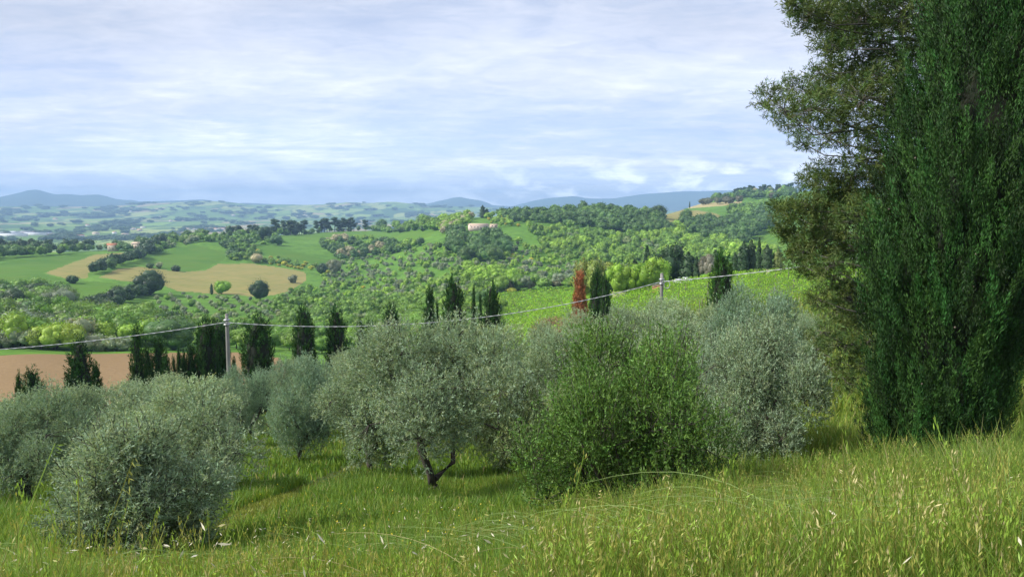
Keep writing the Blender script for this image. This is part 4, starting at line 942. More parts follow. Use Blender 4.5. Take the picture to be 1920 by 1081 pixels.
def olive(seed, Ht, R_, nshoot, mat, low=.18, fork=.28, limbs=4, leaf=(.075, .019), up=.5, show=1.0, lobes=13, per=13):
    """open, many-stemmed crown of small stiff leaves; returns trunk and crown meshes"""
    rng = np.random.default_rng(seed); A = Acc(); B = Acc()
    cz = Ht*(low+(1-low)*.52); rz = Ht*(1-low)*.50
    d = rdir(rng, lobes); d[:, 2] = d[:, 2]*.95; q = rng.uniform(.40, .98, lobes)
    cen = np.array([0, 0, cz])+unit(d)*np.array([R_, R_, rz])*q[:, None]; lr = rng.uniform(.20, .42, lobes)*R_*(1.25-.45*q); lr = np.minimum(lr, rz*.5)
    # limbs
    fz = Ht*fork; tw = rng.uniform(-.1, .1, 2); base_r = .035*Ht*.9
    lp = [(0, 0, -.3), (tw[0]*.4, tw[1]*.4, fz*.35), (tw[0], tw[1], fz*.8)]
    V, F = tube(lp, [base_r*1.35, base_r*1.0, base_r*.9], 9); B.add(V, F)
    ends = []
    for k in range(limbs):
        a = 2*math.pi*(k+rng.uniform(-.25, .25))/limbs; e = np.array([math.cos(a)*R_*.5, math.sin(a)*R_*.5, cz+rz*rng.uniform(-.1, .35)])
        p0 = np.array([tw[0], tw[1], fz*.75]); m1_ = p0*.6+e*.4+rng.normal(size=3)*.06*Ht; m1_[2] -= .03*Ht
        pts = [p0, p0*.85+m1_*.15+np.array([0, 0, .03*Ht]), m1_, (m1_+e)/2+rng.normal(size=3)*.03*Ht, e]
        V, F = tube(pts, base_r*np.array([.8, .66, .5, .36, .2]), 7); B.add(V, F); ends += [(m1_, base_r*.42), (np.array(pts[3]), base_r*.3), (e, base_r*.18)]
    for c, r in zip(cen, lr):
        E = min(ends, key=lambda t_: np.linalg.norm(t_[0]-c)); mid = (E[0]+c)/2+rng.normal(size=3)*.08*r
        V, F = tube([E[0], mid, c], [E[1]*.8, E[1]*.5, E[1]*.25], 5); B.add(V, F)
        for _ in range(7):
            e2 = c+rdir(rng, 1)[0]*r*.8; V, F = tube([c, (c+e2)/2+rng.normal(size=3)*.05*r, e2], [E[1]*.22+.004, E[1]*.15+.003, .003], 4); B.add(V, F)
    # shoots
    wk = lr**2*rng.uniform(.5, 1.5, lobes); k = rng.choice(lobes, nshoot, p=wk/wk.sum()); dd = rdir(rng, nshoot); dd[:, 2] = dd[:, 2]*.9+.12; dd = unit(dd)
    P = cen[k]+dd*lr[k, None]*rng.uniform(.25, 1.0, (nshoot, 1))**.5
    D = unit(dd*.7+np.array([0, 0, up])+rng.normal(size=(nshoot, 3))*.45); L = rng.uniform(.14, .38, nshoot)*show; lg = rng.random(nshoot) < .11; L[lg] *= 1.9; D[lg] = unit(D[lg]+np.array([0, 0, .9]))
    s = rng.uniform(0, 1, (nshoot, per)); base = P[:, None]+D[:, None]*(s*L[:, None])[..., None]
    ld = unit(D[:, None]*.9+rdir(rng, nshoot*per).reshape(nshoot, per, 3)*.85); N = unit(rng.normal(size=(nshoot, per, 3))+np.array([0, 0, .8]))
    V, F = leaves(base.reshape(-1, 3), ld.reshape(-1, 3), N.reshape(-1, 3), leaf[0]*rng.uniform(.7, 1.3, nshoot*per), leaf[1]*rng.uniform(.8, 1.3, nshoot*per))
    st = np.repeat(rng.uniform(.78, 1.25, nshoot)*rng.uniform(.85, 1.15, lobes)[k], per*4); yl = np.repeat(np.where(rng.random(nshoot) < .3, 1.25, .95), per*4)
    A.add(V, F, np.stack([st*yl, st*(yl*.3+.7), st], -1))
    # twigs that carry the shoots
    m = rng.random(nshoot) < .35; tp = P[m]; te = tp+D[m]*L[m, None]; sd = unit(np.cross(D[m], rdir(rng, m.sum())))*.004
    V = np.stack([tp-sd*1.4, tp+sd*1.4, te+sd, te-sd], 1).reshape(-1, 3); B.add(V, np.arange(len(V)).reshape(-1, 4))
    return B.mesh('trunk', [M['bark']], False), A.mesh('crown', [mat])

def place_tree(px, d_, top, parts, Hm, Rm, wpx, label, cat='olive tree', name='olive_tree', color=None, rz=0.0, group=None, dz=0.0):
    P = at(px, d_); P[2] += dz; h = float(row_z(px, top, d_))-P[2]; rr = wpx/F_PX*d_*math.cos(float(az_of(px)))/2
    return put_thing(name, P, label, cat, [('trunk', parts[0]), ('crown', parts[1])], group, rz, (rr/Rm, rr/Rm, h/Hm), color)

# reusable olives for the grove
OV = [olive(10+k, 4.0, 2.0, 5200, M['olive'], low=[-.02, .0, .02, -.05][k], fork=.16, lobes=[20, 24, 18, 26][k], leaf=(.085, .023)) for k in range(4)]
# the trees one can walk up to
OC = olive(31, 4.1, 2.1, 5600, M['olive'], low=.30, fork=.07, limbs=3, leaf=(.075, .020), lobes=26)
OLf = olive(32, 2.6, 1.5, 7500, M['olive'], low=-.05, fork=.10, limbs=5, leaf=(.065, .018), lobes=26)
OG = olive(33, 2.4, 1.7, 7500, M['privet'], low=-.05, fork=.10, limbs=6, leaf=(.055, .020), lobes=28, up=.9, per=12)
OR = olive(34, 3.4, 1.6, 6800, M['olive'], low=-.02, fork=.12, limbs=5, leaf=(.065, .018), lobes=24)

place_tree(812, 16.8, 606, OC, 4.1, 2.1, 350, 'large grey green olive tree in the centre with dark forked trunk above the grass', rz=.6)
place_tree(256, 11.0, 780, OLf, 2.6, 1.5, 352, 'low bushy olive tree nearest the viewer at the lower left', rz=1.0)
place_tree(1165, 11.0, 668, OG, 2.4, 1.7, 400, 'bright green small leaved bush nearest the viewer right of centre', 'shrub', 'leafy_shrub', rz=.4)
place_tree(1425, 15.5, 590, OR, 3.4, 1.6, 235, 'grey olive tree left of the big pine with low drooping branches', rz=2.0)
GR = (1.0, 1.0, 1.0); PALE = (1.22, 1.18, 1.15); COOL = (.88, .96, 1.05); WARM = (1.12, 1.08, .9); DIM = (.8, .85, .85)
for px, d_, top, wpx, v_, col, lab in [
        (548, 25.5, 668, 128, 3, COOL, 'rounded olive bush standing clear in the grass left of the central tree'),
        (682, 21, 660, 175, 1, GR, 'broad olive tree directly left of the central forked tree'),
        (940, 22, 612, 200, 0, WARM, 'pale olive tree just right of the central forked tree'),
        (1385, 17.5, 640, 150, 3, COOL, 'grey olive tree behind the bright green bush on its right'),
        (20, 20, 735, 190, 1, DIM, 'dark olive tree cut by the left edge of the picture'),
        (120, 23, 725, 190, 2, GR, 'olive tree second from the left edge, its dark limbs showing'),
        (338, 19.5, 712, 225, 0, PALE, 'pale olive tree just behind the nearest lower left one'),
        (215, 27, 725, 190, 3, GR, 'olive tree in the gap between the second from the left and the pale one'),
        (60, 31, 722, 180, 2, PALE, 'small pale olive tree in front of the ploughed field at the far left'),
        (455, 36, 690, 95, 3, COOL, 'slim blue grey olive tree right of the tall utility pole'),
        (400, 31, 712, 110, 0, GR, 'olive tree at the foot of the tall utility pole'),
        (600, 35, 655, 120, 2, PALE, 'pale olive tree behind the rounded bush left of centre'),
        (715, 33, 645, 150, 3, GR, 'silvery olive tree in the back row under the middle cypresses'),
        (860, 33, 622, 150, 1, COOL, 'olive tree in the back row under the tallest middle cypress'),
        (980, 36, 610, 150, 2, PALE, 'pale olive tree in the back row left of the rust brown cypress'),
        (1055, 25, 622, 170, 0, GR, 'olive tree in front of the reddish shrub'),
        (1120, 36, 586, 140, 1, PALE, 'pale olive tree in the back row right of the rust brown cypress'),
        (1185, 32, 576, 150, 3, GR, 'olive tree in the back row left of the shorter pole'),
        (1150, 20, 632, 200, 2, WARM, 'olive tree just behind the bright green bush'),
        (1262, 36, 562, 140, 0, PALE, 'pale olive tree in the back row at the foot of the shorter pole'),
        (1262, 24, 600, 190, 1, GR, 'broad olive tree behind the bright green bush on the right'),
        (1345, 30, 562, 150, 2, PALE, 'pale olive tree below the near green cypress'),
        (1435, 27, 540, 150, 3, COOL, 'tall blue grey olive tree against the big pine'),
        (1495, 32, 590, 120, 1, GR, 'olive tree half hidden by the left side of the big pine'),
        (160, 40, 735, 170, 1, GR, 'olive tree in the last row before the ploughed field on the left'),
        (300, 40, 705, 160, 2, PALE, 'olive tree in the last row below the cypress cluster'),
        (545, 45, 672, 110, 0, GR, 'olive tree in the last row under the middle left cypress'),
        (655, 45, 655, 120, 1, GR, 'olive tree in the last row right of the ploughed field')]:
    place_tree(px, d_, top, OV[v_], 4.0, 2.0, wpx*1.12, lab, color=col, rz=(px*7 % 63)/10)

# reddish leafless shrub beside the dead cypress
rg = np.random.default_rng(60); A = Acc(); B = Acc()
for k in range(26):
    a = rg.uniform(0, 6.28); e = np.array([math.cos(a)*rg.uniform(.3, 1.3), math.sin(a)*rg.uniform(.3, 1.3), rg.uniform(1.2, 2.4)])
    V, F = tube([(0, 0, 0), e*.5+rg.normal(size=3)*.1, e], [.03, .018, .006], 4); B.add(V, F)
n = 2600; P = rdir(rg, n)*rg.uniform(.4, 1.0, (n, 1))**.5*np.array([1.5, 1.5, 1.0])+np.array([0, 0, 1.5])
V, F = leaves(P, rdir(rg, n)+np.array([0, 0, .8]), rdir(rg, n), .16, .025); A.add(V, F)
M['redtwig'] = leafmat('reddish_twigs', (.26, .12, .09), .35, .1)
P = at(1040, 44); P[2] += float(row_z(1040, 594, 44))-P[2]-2.5
put_thing('bare_shrub', P, 'reddish twiggy leafless shrub left of the rust brown cypress', 'shrub', [('stems', B.mesh('stems', [M['greybark']])), ('crown', A.mesh('crown', [M['redtwig']]))])

M['inner'] = simple('inner_twigs', (.008, .016, .006), .95, (8, (1, 1, .4), (.016, .018, .009)), .6)  # solid core, near black: the shade between the plumes put into its colour
# cypresses of the middle distance
def cypress(seed, Ht, R_, prof, npl, per, ls, mat, plen, core=.80, lean=None, tint=(.62, 1.4), wide=.17):
    rng = np.random.default_rng(seed); A = Acc(); B = Acc(); zs = np.linspace(0, 1, len(prof)); prof = np.array(prof)
    z = rng.uniform(.01, .985, npl*3); keep = rng.random(npl*3) < np.interp(z, zs, prof)+.08; z = z[keep][:npl]; npl = len(z)
    a = rng.uniform(0, 2*math.pi, npl); r = R_*np.interp(z, zs, prof)*(1+.07*np.sin(3*a+seed)+(.34 if npl > 1000 else .2)*vnoise(a*3.2+40, z*Ht/plen*.33, seed)-.02)
    u = np.stack([np.cos(a), np.sin(a), 0*a], -1); off = np.stack([np.interp(z, zs, np.zeros(len(zs)) if lean is None else lean), 0*z, 0*z], -1)
    P = u*(r*rng.uniform(.70, 1.0, npl))[:, None]+np.array([0, 0, 1])*(z*Ht)[:, None]+off
    up_ = unit(u*rng.uniform(.10, .42, (npl, 1))+np.array([0, 0, 1])+rng.normal(size=(npl, 3))*.12); L = plen*rng.uniform(.6, 1.35, npl)
    s = rng.uniform(0, 1, (npl, per)); wd = wide*(1-s)**.7+.02
    base = P[:, None]+up_[:, None]*(s*L[:, None])[..., None]+rdir(rng, npl*per).reshape(npl, per, 3)*(wd*L[:, None])[..., None]
    D = unit(up_[:, None]+rdir(rng, npl*per).reshape(npl, per, 3)*.55)
    V, F = leaves(base.reshape(-1, 3), D.reshape(-1, 3), rdir(rng, npl*per)+np.repeat(u, per, 0), ls[0]*rng.uniform(.6, 1.4, npl*per), ls[1])
    t_ = np.repeat(rng.uniform(*tint, npl), per*4); y_ = np.repeat(rng.uniform(.8, 1.35, npl), per*4); A.add(V, F, np.stack([t_*y_, t_, t_], -1))
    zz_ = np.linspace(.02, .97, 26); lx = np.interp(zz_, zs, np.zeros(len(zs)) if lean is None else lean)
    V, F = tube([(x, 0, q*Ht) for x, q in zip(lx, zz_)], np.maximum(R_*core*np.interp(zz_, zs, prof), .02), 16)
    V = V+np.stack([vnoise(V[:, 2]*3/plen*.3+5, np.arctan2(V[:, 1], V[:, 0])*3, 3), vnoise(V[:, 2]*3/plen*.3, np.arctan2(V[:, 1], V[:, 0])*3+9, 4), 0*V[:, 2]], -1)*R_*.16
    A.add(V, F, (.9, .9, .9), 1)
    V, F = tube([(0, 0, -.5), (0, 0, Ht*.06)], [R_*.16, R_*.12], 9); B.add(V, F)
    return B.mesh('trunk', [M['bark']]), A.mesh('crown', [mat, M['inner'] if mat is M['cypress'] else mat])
PR = [[.55, .92, 1, 1, .96, .90, .80, .64, .40, .10], [.6, 1, 1, .95, .86, .76, .64, .48, .32, .10], [.5, .8, .95, 1, 1, .97, .92, .80, .58, .15], [.45, .9, 1, .86, .70, .56, .44, .34, .22, .08]]
CY_ = [cypress(70+k, 7, .95, PR[k], 340, 30, (.20, .05), M['cypress'], .75) for k in range(4)]
for px, d_, top, wpx, v_, lab in [
        (37, 52, 700, 42, 1, 'short stout dark cypress at the far left in front of the ploughed field'),
        (12, 50, 708, 16, 1, 'small dark green cypress left of the short stout one at the far left'),
        (132, 54, 645, 50, 1, 'broad leaning dark cypress standing before the left half of the ploughed field'),
        (163, 55, 690, 24, 3, 'small dark cypress at the right foot of the broad leaning one'),
        (243, 56, 624, 38, 3, 'pointed dark cypress at the left end of the cluster before the field'),
        (262, 58, 656, 26, 1, 'low dark cypress between the pointed one and its right neighbour'),
        (284, 56, 643, 44, 3, 'second broad pointed dark cypress of the cluster before the field'),
        (297, 54, 668, 26, 1, 'bushy low dark cypress in front of the second pointed one'),
        (312, 58, 676, 14, 3, 'thin small dark cypress right of the bushy low one'),
        (323, 60, 658, 13, 0, 'left one of two slim small dark cypresses in the field gap'),
        (331, 58, 664, 13, 0, 'right one of two slim small dark cypresses in the field gap'),
        (345, 58, 652, 28, 1, 'medium dark cypress left of the big columnar pair'),
        (376, 58, 604, 36, 2, 'big columnar dark cypress, left one of the pair beside the tall pole'),
        (400, 60, 608, 34, 2, 'big columnar dark cypress, right one of the pair behind the tall pole'),
        (428, 57, 678, 16, 3, 'small dark cypress just right of the tall pole'),
        (475, 55, 602, 48, 2, 'broad dark cypress standing alone right of the tall pole'),
        (563, 62, 582, 36, 0, 'dark cypress above the rounded olive bush, first of three alike'),
        (626, 62, 583, 34, 0, 'dark cypress second of three alike, with a blunt forked top'),
        (673, 66, 611, 20, 1, 'low dark cypress, left half of the short twin pair'),
        (685, 66, 609, 18, 3, 'low dark cypress, right half of the short twin pair'),
        (732, 66, 578, 30, 2, 'dark cypress third of three alike, right of the short twins'),
        (803, 74, 548, 30, 3, 'pointed dark cypress left of the tallest middle one'),
        (818, 76, 572, 10, 3, 'thin little dark cypress beside the pointed one'),
        (850, 66, 527, 37, 0, 'tallest dark cypress of the middle group'),
        (887, 72, 545, 12, 3, 'thin dark cypress between the tallest middle one and the next broad one'),
        (900, 74, 560, 10, 3, 'thinnest dark cypress beside the broad one left of the vineyard'),
        (921, 70, 538, 30, 0, 'broad dark cypress at the left edge of the vineyard'),
        (1120, 74, 508, 22, 0, 'dark green cypress right behind the rust brown one'),
        (1137, 72, 522, 17, 2, 'shorter dark green cypress at the right of that behind the rust brown one'),
        (1358, 52, 478, 41, 0, 'full dark green cypress between the shorter pole and the big pine')]:
    place_tree(px, d_, top-2, CY_[v_], 7, .95, wpx*(1.0 if 230 < px < 350 else 1.14), lab, 'cypress', 'cypress_tree', rz=(px*3 % 61)/10, color=(1.7, 1.6, 1.4) if px == 1358 else (1.3, 1.3, 1.2))
M['rust'] = leafmat('dead_rust_foliage', (.38, .175, .080), .35, .1, .7)
DC = cypress(91, 6, .8, [.85, 1, .95, .84, .70, .55, .42, .33, .25, .06], 760, 34, (.14, .032), M['rust'], .36, core=.72)
place_tree(1088, 52, 512, DC, 6, .8, 50, 'dead rust brown conical cypress above the grove', 'cypress', 'cypress_tree')

# ------------------------------------------------------------------ the big cypress on the right
dB = 14.5; rowsB = [905, 860, 780, 700, 620, 560, 450, 350, 250, 120, 0]; LB = [1694, 1666, 1664, 1670, 1650, 1638, 1646, 1664, 1686, 1718, 1744]; RB = [1890, 1915, 1930, 1925, 1975, 1990, 2000, 2010, 2010, 2015, 2020]
aL, aR = az_of(LB), az_of(RB); rB = dB*np.sin((aR-aL)/2); aC = (aL+aR)/2; Pb = at(1760, dB)
zB = np.array([float(row_z(CX+math.tan(a)*F_PX, r, dB)) for a, r in zip(aC, rowsB)])-Pb[2]
lt_ = np.array([math.cos(aC[0]), -math.sin(aC[0])]); xB = (aC-float(az_of(1760)))*dB
zB = zB-zB[0]; zB = np.concatenate([zB, [zB[-1]+2, zB[-1]+3.6, zB[-1]+5]]); rB = np.concatenate([rB, [rB[-1]*.8, rB[-1]*.5, .04]]); xB = np.concatenate([xB, [xB[-1]+.1]*3]); HB = zB[-1]
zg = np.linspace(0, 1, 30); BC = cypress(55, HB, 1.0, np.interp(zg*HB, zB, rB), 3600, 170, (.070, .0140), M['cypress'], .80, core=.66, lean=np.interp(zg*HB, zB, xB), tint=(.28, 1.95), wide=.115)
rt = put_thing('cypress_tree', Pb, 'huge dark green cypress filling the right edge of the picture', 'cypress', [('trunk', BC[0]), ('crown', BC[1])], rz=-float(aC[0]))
# a few dry cones and bare twigs low on its left side
cn = np.random.default_rng(3); M['cone'] = simple('cypress_cone', (.16, .13, .10), .8, (30, (1, 1, 1), (.10, .08, .06)), .5)
crown = [c for c in rt.children if c.name.startswith('crown')][0]
for k in range(26):
    zz_ = cn.uniform(.3, 9); a = cn.uniform(math.pi*.7, math.pi*1.8); r = np.interp(zz_, zB, rB)*1.0; A = Acc()
    V = ICO1[0]*.016*cn.uniform(.8, 1.15, (len(ICO1[0]), 1)); A.add(V+np.array([np.interp(zz_, zB, xB)+math.cos(a)*r, math.sin(a)*r, zz_]), ICO1[1])
    obj('cone', A.mesh('cone', [M['cone']]), crown)

# ------------------------------------------------------------------ the big pine behind it
dP = 21.0
def pw(px, row_, dd=0.0):
    a = float(az_of(px)); d_ = dP+dd; return np.array([d_*math.sin(a), d_*math.cos(a), float(row_z(px, row_, d_))])
Pt0 = at(1800, dP); rng = np.random.default_rng(66); A = Acc(); B = Acc()
tr = [Pt0+np.array([0, 0, -.5]), Pt0+np.array([.05, 0, 2.5]), Pt0+np.array([-.1, .1, 5.5]), Pt0+np.array([.1, 0, 9]), Pt0+np.array([0, 0, 12.5])]; tr = np.array(tr)
V, F = tube(tr-Pt0, [.30, .24, .20, .14, .06], 12); TK = Acc(); TK.add(V, F)
LOB = [(1520, 172, 30), (1555, 228, 34), (1600, 150, 40), (1620, 300, 40), (1580, 365, 36), (1545, 428, 34), (1510, 470, 26), (1560, 500, 34), (1590, 612, 34), (1640, 640, 34), (1600, 560, 36), (1650, 560, 36), (1560, 75, 34), (1700, 320, 50), (1700, 420, 44), (1437, 188, 30), (1462, 205, 34), (1478, 168, 30), (1492, 235, 34), (1520, 205, 44), (1560, 190, 50), (1605, 190, 55), (1650, 200, 50), (1548, 262, 26), (1500, 268, 18),
       (1475, 12, 22), (1500, 34, 32), (1528, 20, 34), (1560, 50, 50), (1600, 30, 55), (1545, 95, 30), (1590, 110, 50), (1640, 80, 55), (1530, 140, 28), (1570, 150, 36), (1680, 30, 60), (1680, 130, 50), (1640, 150, 40),
       (1600, 255, 34), (1650, 268, 40), (1690, 220, 45), (1512, 335, 22), (1538, 318, 26), (1548, 352, 34), (1595, 330, 44), (1640, 345, 44), (1680, 320, 40),
       (1462, 392, 18), (1488, 398, 26), (1520, 390, 34), (1565, 400, 44), (1615, 410, 46), (1655, 420, 34), (1470, 432, 20), (1500, 445, 30), (1545, 455, 40), (1595, 470, 42), (1640, 480, 34),
       (1492, 490, 20), (1525, 505, 28), (1570, 520, 34), (1615, 540, 34), (1540, 560, 26), (1580, 580, 32), (1620, 600, 30), (1555, 625, 26), (1595, 650, 32), (1625, 680, 26), (1570, 690, 24), (1600, 715, 22), (1545, 660, 16),
       (1560, -40, 60), (1640, -50, 70), (1720, -60, 80), (1800, -80, 90), (1740, 60, 60), (1760, 200, 60), (1860, 60, 80), (1930, 160, 80), (1960, -20, 80), (1900, 300, 80), (1980, 320, 70), (1740, 380, 50), (1920, 450, 70), (1740, 520, 40), (1880, 560, 60), (1690, 600, 34), (1700, 480, 36)]
nl = []
for (x, y, r) in LOB:
    dd = rng.uniform(-1, 1)*min(2.6, 1.0+abs(1800-x)*.004); c = pw(x, y, dd)-Pt0; rr = r/F_PX*(dP+dd)*math.cos(float(az_of(x)))*1.05
    hz = max(.6, c[2]-.15*np.hypot(c[0], c[1])-.2); hz = min(hz, 12.0); p0 = np.array([np.interp(hz, tr[:, 2]-Pt0[2], tr[:, 0]-Pt0[0]), np.interp(hz, tr[:, 2]-Pt0[2], tr[:, 1]-Pt0[1]), hz])
    L = np.linalg.norm(c-p0); m1_ = p0*.6+c*.4+rng.normal(size=3)*.05*L; m2_ = p0*.25+c*.75+rng.normal(size=3)*.05*L; m2_[2] -= .02*L
    V, F = tube([p0, m1_, m2_, c], [.028+.010*L*.6, .020+.006*L*.5, .016, .008], 6); B.add(V, F)
    nt_ = int((34+430*rr*rr)*(.6 if y > 480 else .62 if (x < 1660 and 60 < y < 340) else 1))
    dl = rdir(rng, nt_); Pq = c+dl*np.array([1.05, 1.05, .9])*rr*rng.uniform(.15, 1.0, (nt_, 1))**.55
    for q in range(0, nt_, 5):
        V, F = tube([c+(Pq[q]-c)*.05, (c+Pq[q])/2+rng.normal(size=3)*.04, Pq[q]], [.012, .008, .004], 3); B.add(V, F)
    nl.append((Pq, unit((Pq-c)*.9+np.array([0, 0, .45*rr])+rng.normal(size=(nt_, 3))*.25*rr)))
Pq = np.concatenate([a for a, b in nl]); Dq = np.concatenate([b for a, b in nl]); n = len(Pq); per = 17
s = rng.uniform(-.08, .14, (n, per)); base = Pq[:, None]+Dq[:, None]*s[..., None]; D = unit(Dq[:, None]*.55+rdir(rng, n*per).reshape(n, per, 3)*.8)
V, F = leaves(base.reshape(-1, 3), D.reshape(-1, 3), rdir(rng, n*per), .12*rng.uniform(.7, 1.3, n*per), .018)
t_ = np.repeat(rng.uniform(.6, 1.4, n), per*4); y_ = np.repeat(rng.uniform(.75, 1.25, n), per*4); A.add(V, F, np.stack([t_*y_, t_, t_*.9], -1))
print('pine tufts', n)
pr2 = put_thing('pine_tree', Pt0, 'big dark pine with long ragged branches reaching left behind the huge cypress', 'pine', [('trunk', TK.mesh('trunk', [M['greybark']])), ('limbs', B.mesh('limbs', [M['greybark']])), ('crown', A.mesh('crown', [M['pine']]))])

# ------------------------------------------------------------------ grass
gr = np.random.default_rng(2024); GA = Acc()
PATH = pp([(385, 1000), (440, 958), (540, 922), (640, 880), (700, 850), (730, 862), (640, 902), (560, 945), (470, 985), (420, 1020)], 3)
DRY = np.array([.29, .29, .075]); YG = np.array([.205, .305, .048]); GN = np.array([.140, .255, .045]); STRAW = np.array([.50, .44, .22])
def band(n, r0, r1, hmul, wd, segs_tip, seed, a0=-37.5, a1=37.5):
    a = np.radians(gr.uniform(a0, a1, n)); r = np.sqrt(gr.uniform(r0*r0, r1*r1, n)); x, y = r*np.sin(a), r*np.cos(a)
    px = CX+np.tan(np.clip(a, -.75, .75))*F_PX
    right = np.clip((px-880)/380, 0, 1); left = np.clip((330-px)/250, 0, 1)
    h = (.18+.21*right+.08*left)*np.clip(.75+r/12, 1, 1.5)
    h = h*(1+.65*fbm(x/1.3, y/1.3, 5, 3))*hmul
    onp = inpoly(x, y, PATH); h[onp] *= .3
    tall = gr.random(n) < .08; h[tall] *= 1.3
    dry = np.clip(.04+.50*right+.25*left*(r < 12)+.9*fbm(x/2.6, y/2.6, 12, 3)+.15*np.clip((r-18)/10, 0, 1), 0, 1)
    u = gr.random(n)
    col = np.where((u < dry*.34)[:, None], DRY, np.where((u < dry*.34+.40)[:, None], YG, GN)); col = np.where((gr.random(n) < .03+.03*right)[:, None], STRAW, col)
    col = col*(1-dry[:, None]*.35)+YG*dry[:, None]*.35; col = np.where(onp[:, None], col*.4+DRY*.6, col)*gr.uniform(.75, 1.25, (n, 1))
    z = H(x, y)-.02; P = np.stack([x, y, z], -1)
    h = h*gr.uniform(.6, 1.15, n); la = gr.uniform(0, 2*math.pi, n); le = gr.uniform(.05, .55, n)*h; ld = np.stack([np.cos(la), np.sin(la), 0*la], -1)
    fa = gr.uniform(0, math.pi, n); S = np.stack([np.cos(fa), np.sin(fa)*.6, 0*fa], -1)*(wd*gr.uniform(.6, 1.4, n)/2)[:, None]
    mid = P+ld*(le*.3)[:, None]+np.array([0, 0, 1])*(h*.6)[:, None]; tip = P+ld*le[:, None]+np.array([0, 0, 1])*h[:, None]
    V = np.stack([P-S, P+S, mid+S*.75, mid-S*.75, tip], 1).reshape(-1, 3); k = np.arange(n)[:, None]*5
    GA.add(V, [k+np.array([[0, 1, 2, 3]]), k+np.array([[3, 2, 4]])], np.repeat(col/.62, 5, 0))
band(100000, 2.0, 5.0, 1, .006, 1, 1)
band(170000, 5, 10, 1, .009, 1, 2)
band(120000, 10, 20, 1, .022, 1, 3)
band(70000, 20, 40, 1, .05, 1, 4)
band(40000, 40, 112, .9, .12, 1, 5)
for a_, b_ in ((37.5, 62), (-62, -37.5)):
    band(26000, 1.2, 7, 1, .011, 1, 1, a_, b_); band(30000, 7, 22, 1, .03, 1, 1, a_, b_); band(8000, 22, 60, 1, .1, 1, 1, a_, b_)
band(16000, 1.0, 2.0, .6, .006, 1, 1)
tag(obj('grass', GA.mesh('grass', [M['grass']])), 'long meadow grass, green in the middle and yellower on the right', 'grass', kind='stuff')
# wild oat and barley heads
GA = Acc()
def heads(n, r0, r1, a0, a1, hm, stem=.004):
    a = np.radians(gr.uniform(a0, a1, n)); r = np.sqrt(gr.uniform(r0*r0, r1*r1, n)); x, y = r*np.sin(a), r*np.cos(a); keep = fbm(x/1.5, y/1.5, 44, 3) > -.30; x, y = x[keep], y[keep]; n = len(x)
    if inpoly(x, y, PATH).any(): k = ~inpoly(x, y, PATH); x, y = x[k], y[k]; n = len(x)
    P = np.stack([x, y, H(x, y)], -1); h = hm*gr.uniform(.7, 1.2, n); la = gr.uniform(-1.2, 1.2, n)+math.pi*(gr.random(n) < .4); ld = np.stack([np.cos(la), np.sin(la), 0*la], -1); le = h*gr.uniform(.05, .3, n)
    up = np.array([0, 0, 1.]); S = np.array([1., 0, 0])*stem/2
    mid = P+ld*(le*.25)[:, None]+up*(h*.6)[:, None]; tip = P+ld*le[:, None]+up*h[:, None]
    V = np.stack([P-S, P+S, mid+S, mid-S, tip+S*.6, tip-S*.6], 1).reshape(-1, 3); k = np.arange(n)[:, None]*6
    GA.add(V, [k+np.array([[0, 1, 2, 3]]), k+np.array([[3, 2, 4, 5]])], np.repeat(np.where(gr.random(n)[:, None] < .4, DRY, YG)/.62*gr.uniform(.8, 1.2, (n, 1)), 6, 0))
    m = 11; s = np.linspace(0, 1, m)[None]*np.ones((n, 1)); B0 = tip[:, None]-(ld*.4+up)[:, None]*(s*.12)[..., None]*1.0+gr.normal(size=(n, m, 3))*.008
    typ = gr.random(n) < .6                                # barley-like spikes stand up, oat spikelets hang
    D = np.where(typ[:, None, None], up+gr.normal(size=(n, m, 3))*.18, -up*.8+ld[:, None]*.6+gr.normal(size=(n, m, 3))*.35)
    hc = np.where(gr.random(n)[:, None] < .10, STRAW, np.where(gr.random(n)[:, None] < .45, DRY*1.1, YG*1.2))*gr.uniform(.85, 1.3, (n, 1))
    V, F = leaves(B0.reshape(-1, 3), D.reshape(-1, 3), gr.normal(size=(n*m, 3)), .030*gr.uniform(.7, 1.25, n*m), .0062)
    GA.add(V, F, np.repeat(hc/.62, m*4, 0))
heads(8500, 2.4, 7.5, 2, 37.5, .42); heads(6000, 7, 13, 6, 37.5, .50, .006); heads(900, 2.6, 7, -37.5, -14, .36); heads(600, 2.6, 6, -14, 2, .30); heads(500, 9, 14, -37, -24, .4, .006); heads(900, 13, 20, 20, 34, .6, .008); heads(420, 2.8, 9, -36, 20, .62, .005); heads(1500, 3.2, 11, 4, 37, .66, .005); heads(500, 12.0, 14.2, 26, 35, .75, .007)
# long arching blades
for k in range(230):
    a = math.radians(gr.uniform(-36, 37) if k % 3 == 0 else gr.uniform(4, 37)); r = gr.uniform(3.2, 9.5); x, y = r*math.sin(a), r*math.cos(a); z = float(H(x, y))
    Lr = gr.uniform(.6, 1.25); s = np.linspace(0, 1, 12); dr = -1 if gr.random() < .62 else 1; ya = gr.uniform(-.5, .5); hh = gr.uniform(.30, .52)*min(1, r/4+.2)*(.7 if a < 0 else 1)
    C3 = np.stack([x+dr*Lr*s**1.5, y+ya*Lr*s, z+hh*np.sin(s*math.pi*gr.uniform(.55, .8))], -1); wv = .0045*(1-s*.85)
    V = np.concatenate([C3+np.array([0, 0, 1])*wv[:, None]*.6+np.array([.0, 1, 0])*wv[:, None]*.5, C3-np.array([0, 0, 1])*wv[:, None]*.6]); j = np.arange(11)[:, None]
    GA.add(V, [j+np.array([[0, 1, 13, 12]])], (np.array([.34, .46, .16]) if gr.random() < .7 else STRAW)/.62*gr.uniform(.85, 1.2))
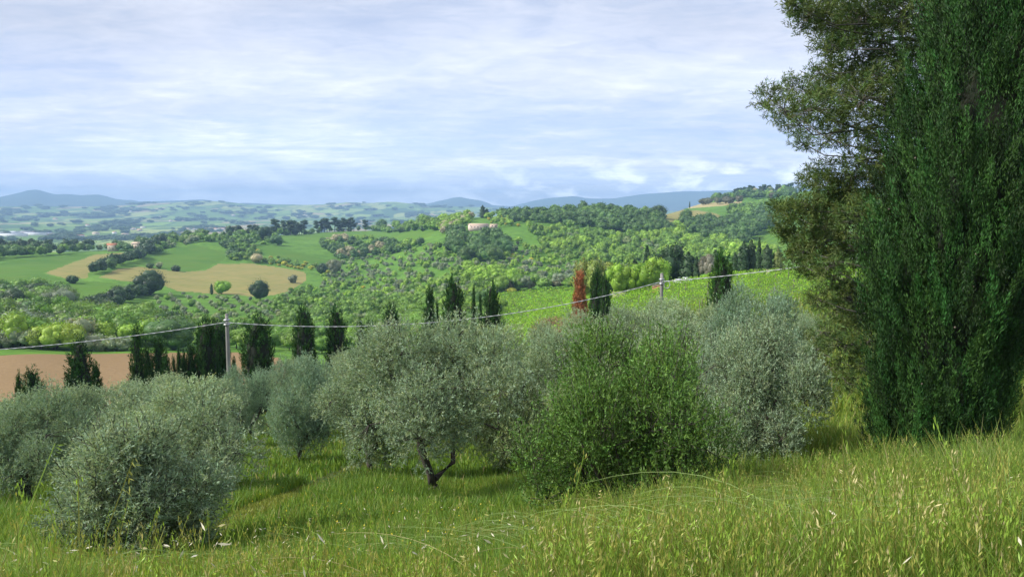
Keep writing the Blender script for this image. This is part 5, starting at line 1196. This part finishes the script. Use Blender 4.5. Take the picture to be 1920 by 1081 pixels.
# tussocks whose long blades all bow over the same way
for k in range(34):
    a = math.radians(gr.uniform(3, 36) if k % 4 else gr.uniform(-34, 0)); r = gr.uniform(3.4, 9.5); dr = -1 if gr.random() < .7 else 1; b0 = gr.uniform(.5, 1.05)
    for q in range(int(gr.integers(5, 12))):
        x, y = r*math.sin(a)+gr.normal()*.07, r*math.cos(a)+gr.normal()*.07; z = float(H(x, y)); Lr = b0*gr.uniform(.7, 1.25); s = np.linspace(0, 1, 12); hh = gr.uniform(.34, .56)*min(1, r/4+.2)*(.75 if a < 0 else 1)
        C3 = np.stack([x+dr*Lr*s**1.4, y+gr.uniform(-.25, .25)*Lr*s, z+hh*np.sin(s*math.pi*gr.uniform(.58, .82))], -1); wv = .0042*(1-s*.85)
        V = np.concatenate([C3+np.array([0, .5, .6])*wv[:, None], C3-np.array([0, 0, .6])*wv[:, None]]); j = np.arange(11)[:, None]
        GA.add(V, [j+np.array([[0, 1, 13, 12]])], (np.array([.34, .47, .17]) if gr.random() < .8 else DRY)/.62*gr.uniform(.8, 1.2))
# pale husks and small yellow flowers
n = 420; a = np.radians(gr.uniform(-36, 37, n)); r = gr.uniform(2.5, 11, n); x, y = r*np.sin(a), r*np.cos(a)
P = np.stack([x, y, H(x, y)+gr.uniform(.25, .5, n)], -1); V, F = leaves(P, gr.normal(size=(n, 3)), gr.normal(size=(n, 3)), .05*gr.uniform(.6, 1.3, n), .011); GA.add(V, F, np.array([.72, .66, .52])/.62)
n = 260; a = np.radians(gr.uniform(-20, 30, n)); r = gr.uniform(6, 18, n); x, y = r*np.sin(a), r*np.cos(a)
P = np.stack([x, y, H(x, y)+gr.uniform(.2, .36, n)], -1); V, F = cards(P, unit(gr.normal(size=(n, 3))+np.array([0, -.4, 1])), np.full(n, .026), gr); GA.add(V, F, np.array([.75, .58, .04])/.62)
tag(obj('wild_oats', GA.mesh('wild_oats', [M['grass']])), 'ripening wild oat and barley heads standing above the meadow grass', 'wild oats', kind='stuff')

# ------------------------------------------------------------------ haze
hm = bpy.data.materials.new('haze'); hm.use_nodes = True; t = NT(hm.node_tree); t.n.clear()
pv = t.add('ShaderNodeVolumePrincipled'); pv.inputs['Color'].default_value = (.42, .67, 1.0, 1); pv.inputs['Density'].default_value = 1.3e-4
pv.inputs['Anisotropy'].default_value = 0.0
t.add('ShaderNodeOutputMaterial', i_1=pv.outputs[0]) if False else t.l.new(pv.outputs[0], t.n.new('ShaderNodeOutputMaterial').inputs['Volume'])
hm.cycles.homogeneous_volume = True
V, Fc = box(-13300, 13300, -13300, 13300, float(GV[:, 2].min())-1, max(float(GV[:, 2].max()), 30)+5)
tag(obj('haze', mesh('haze', V, Fc, hm)), 'pale blue haze over the valley', 'haze', kind='stuff')
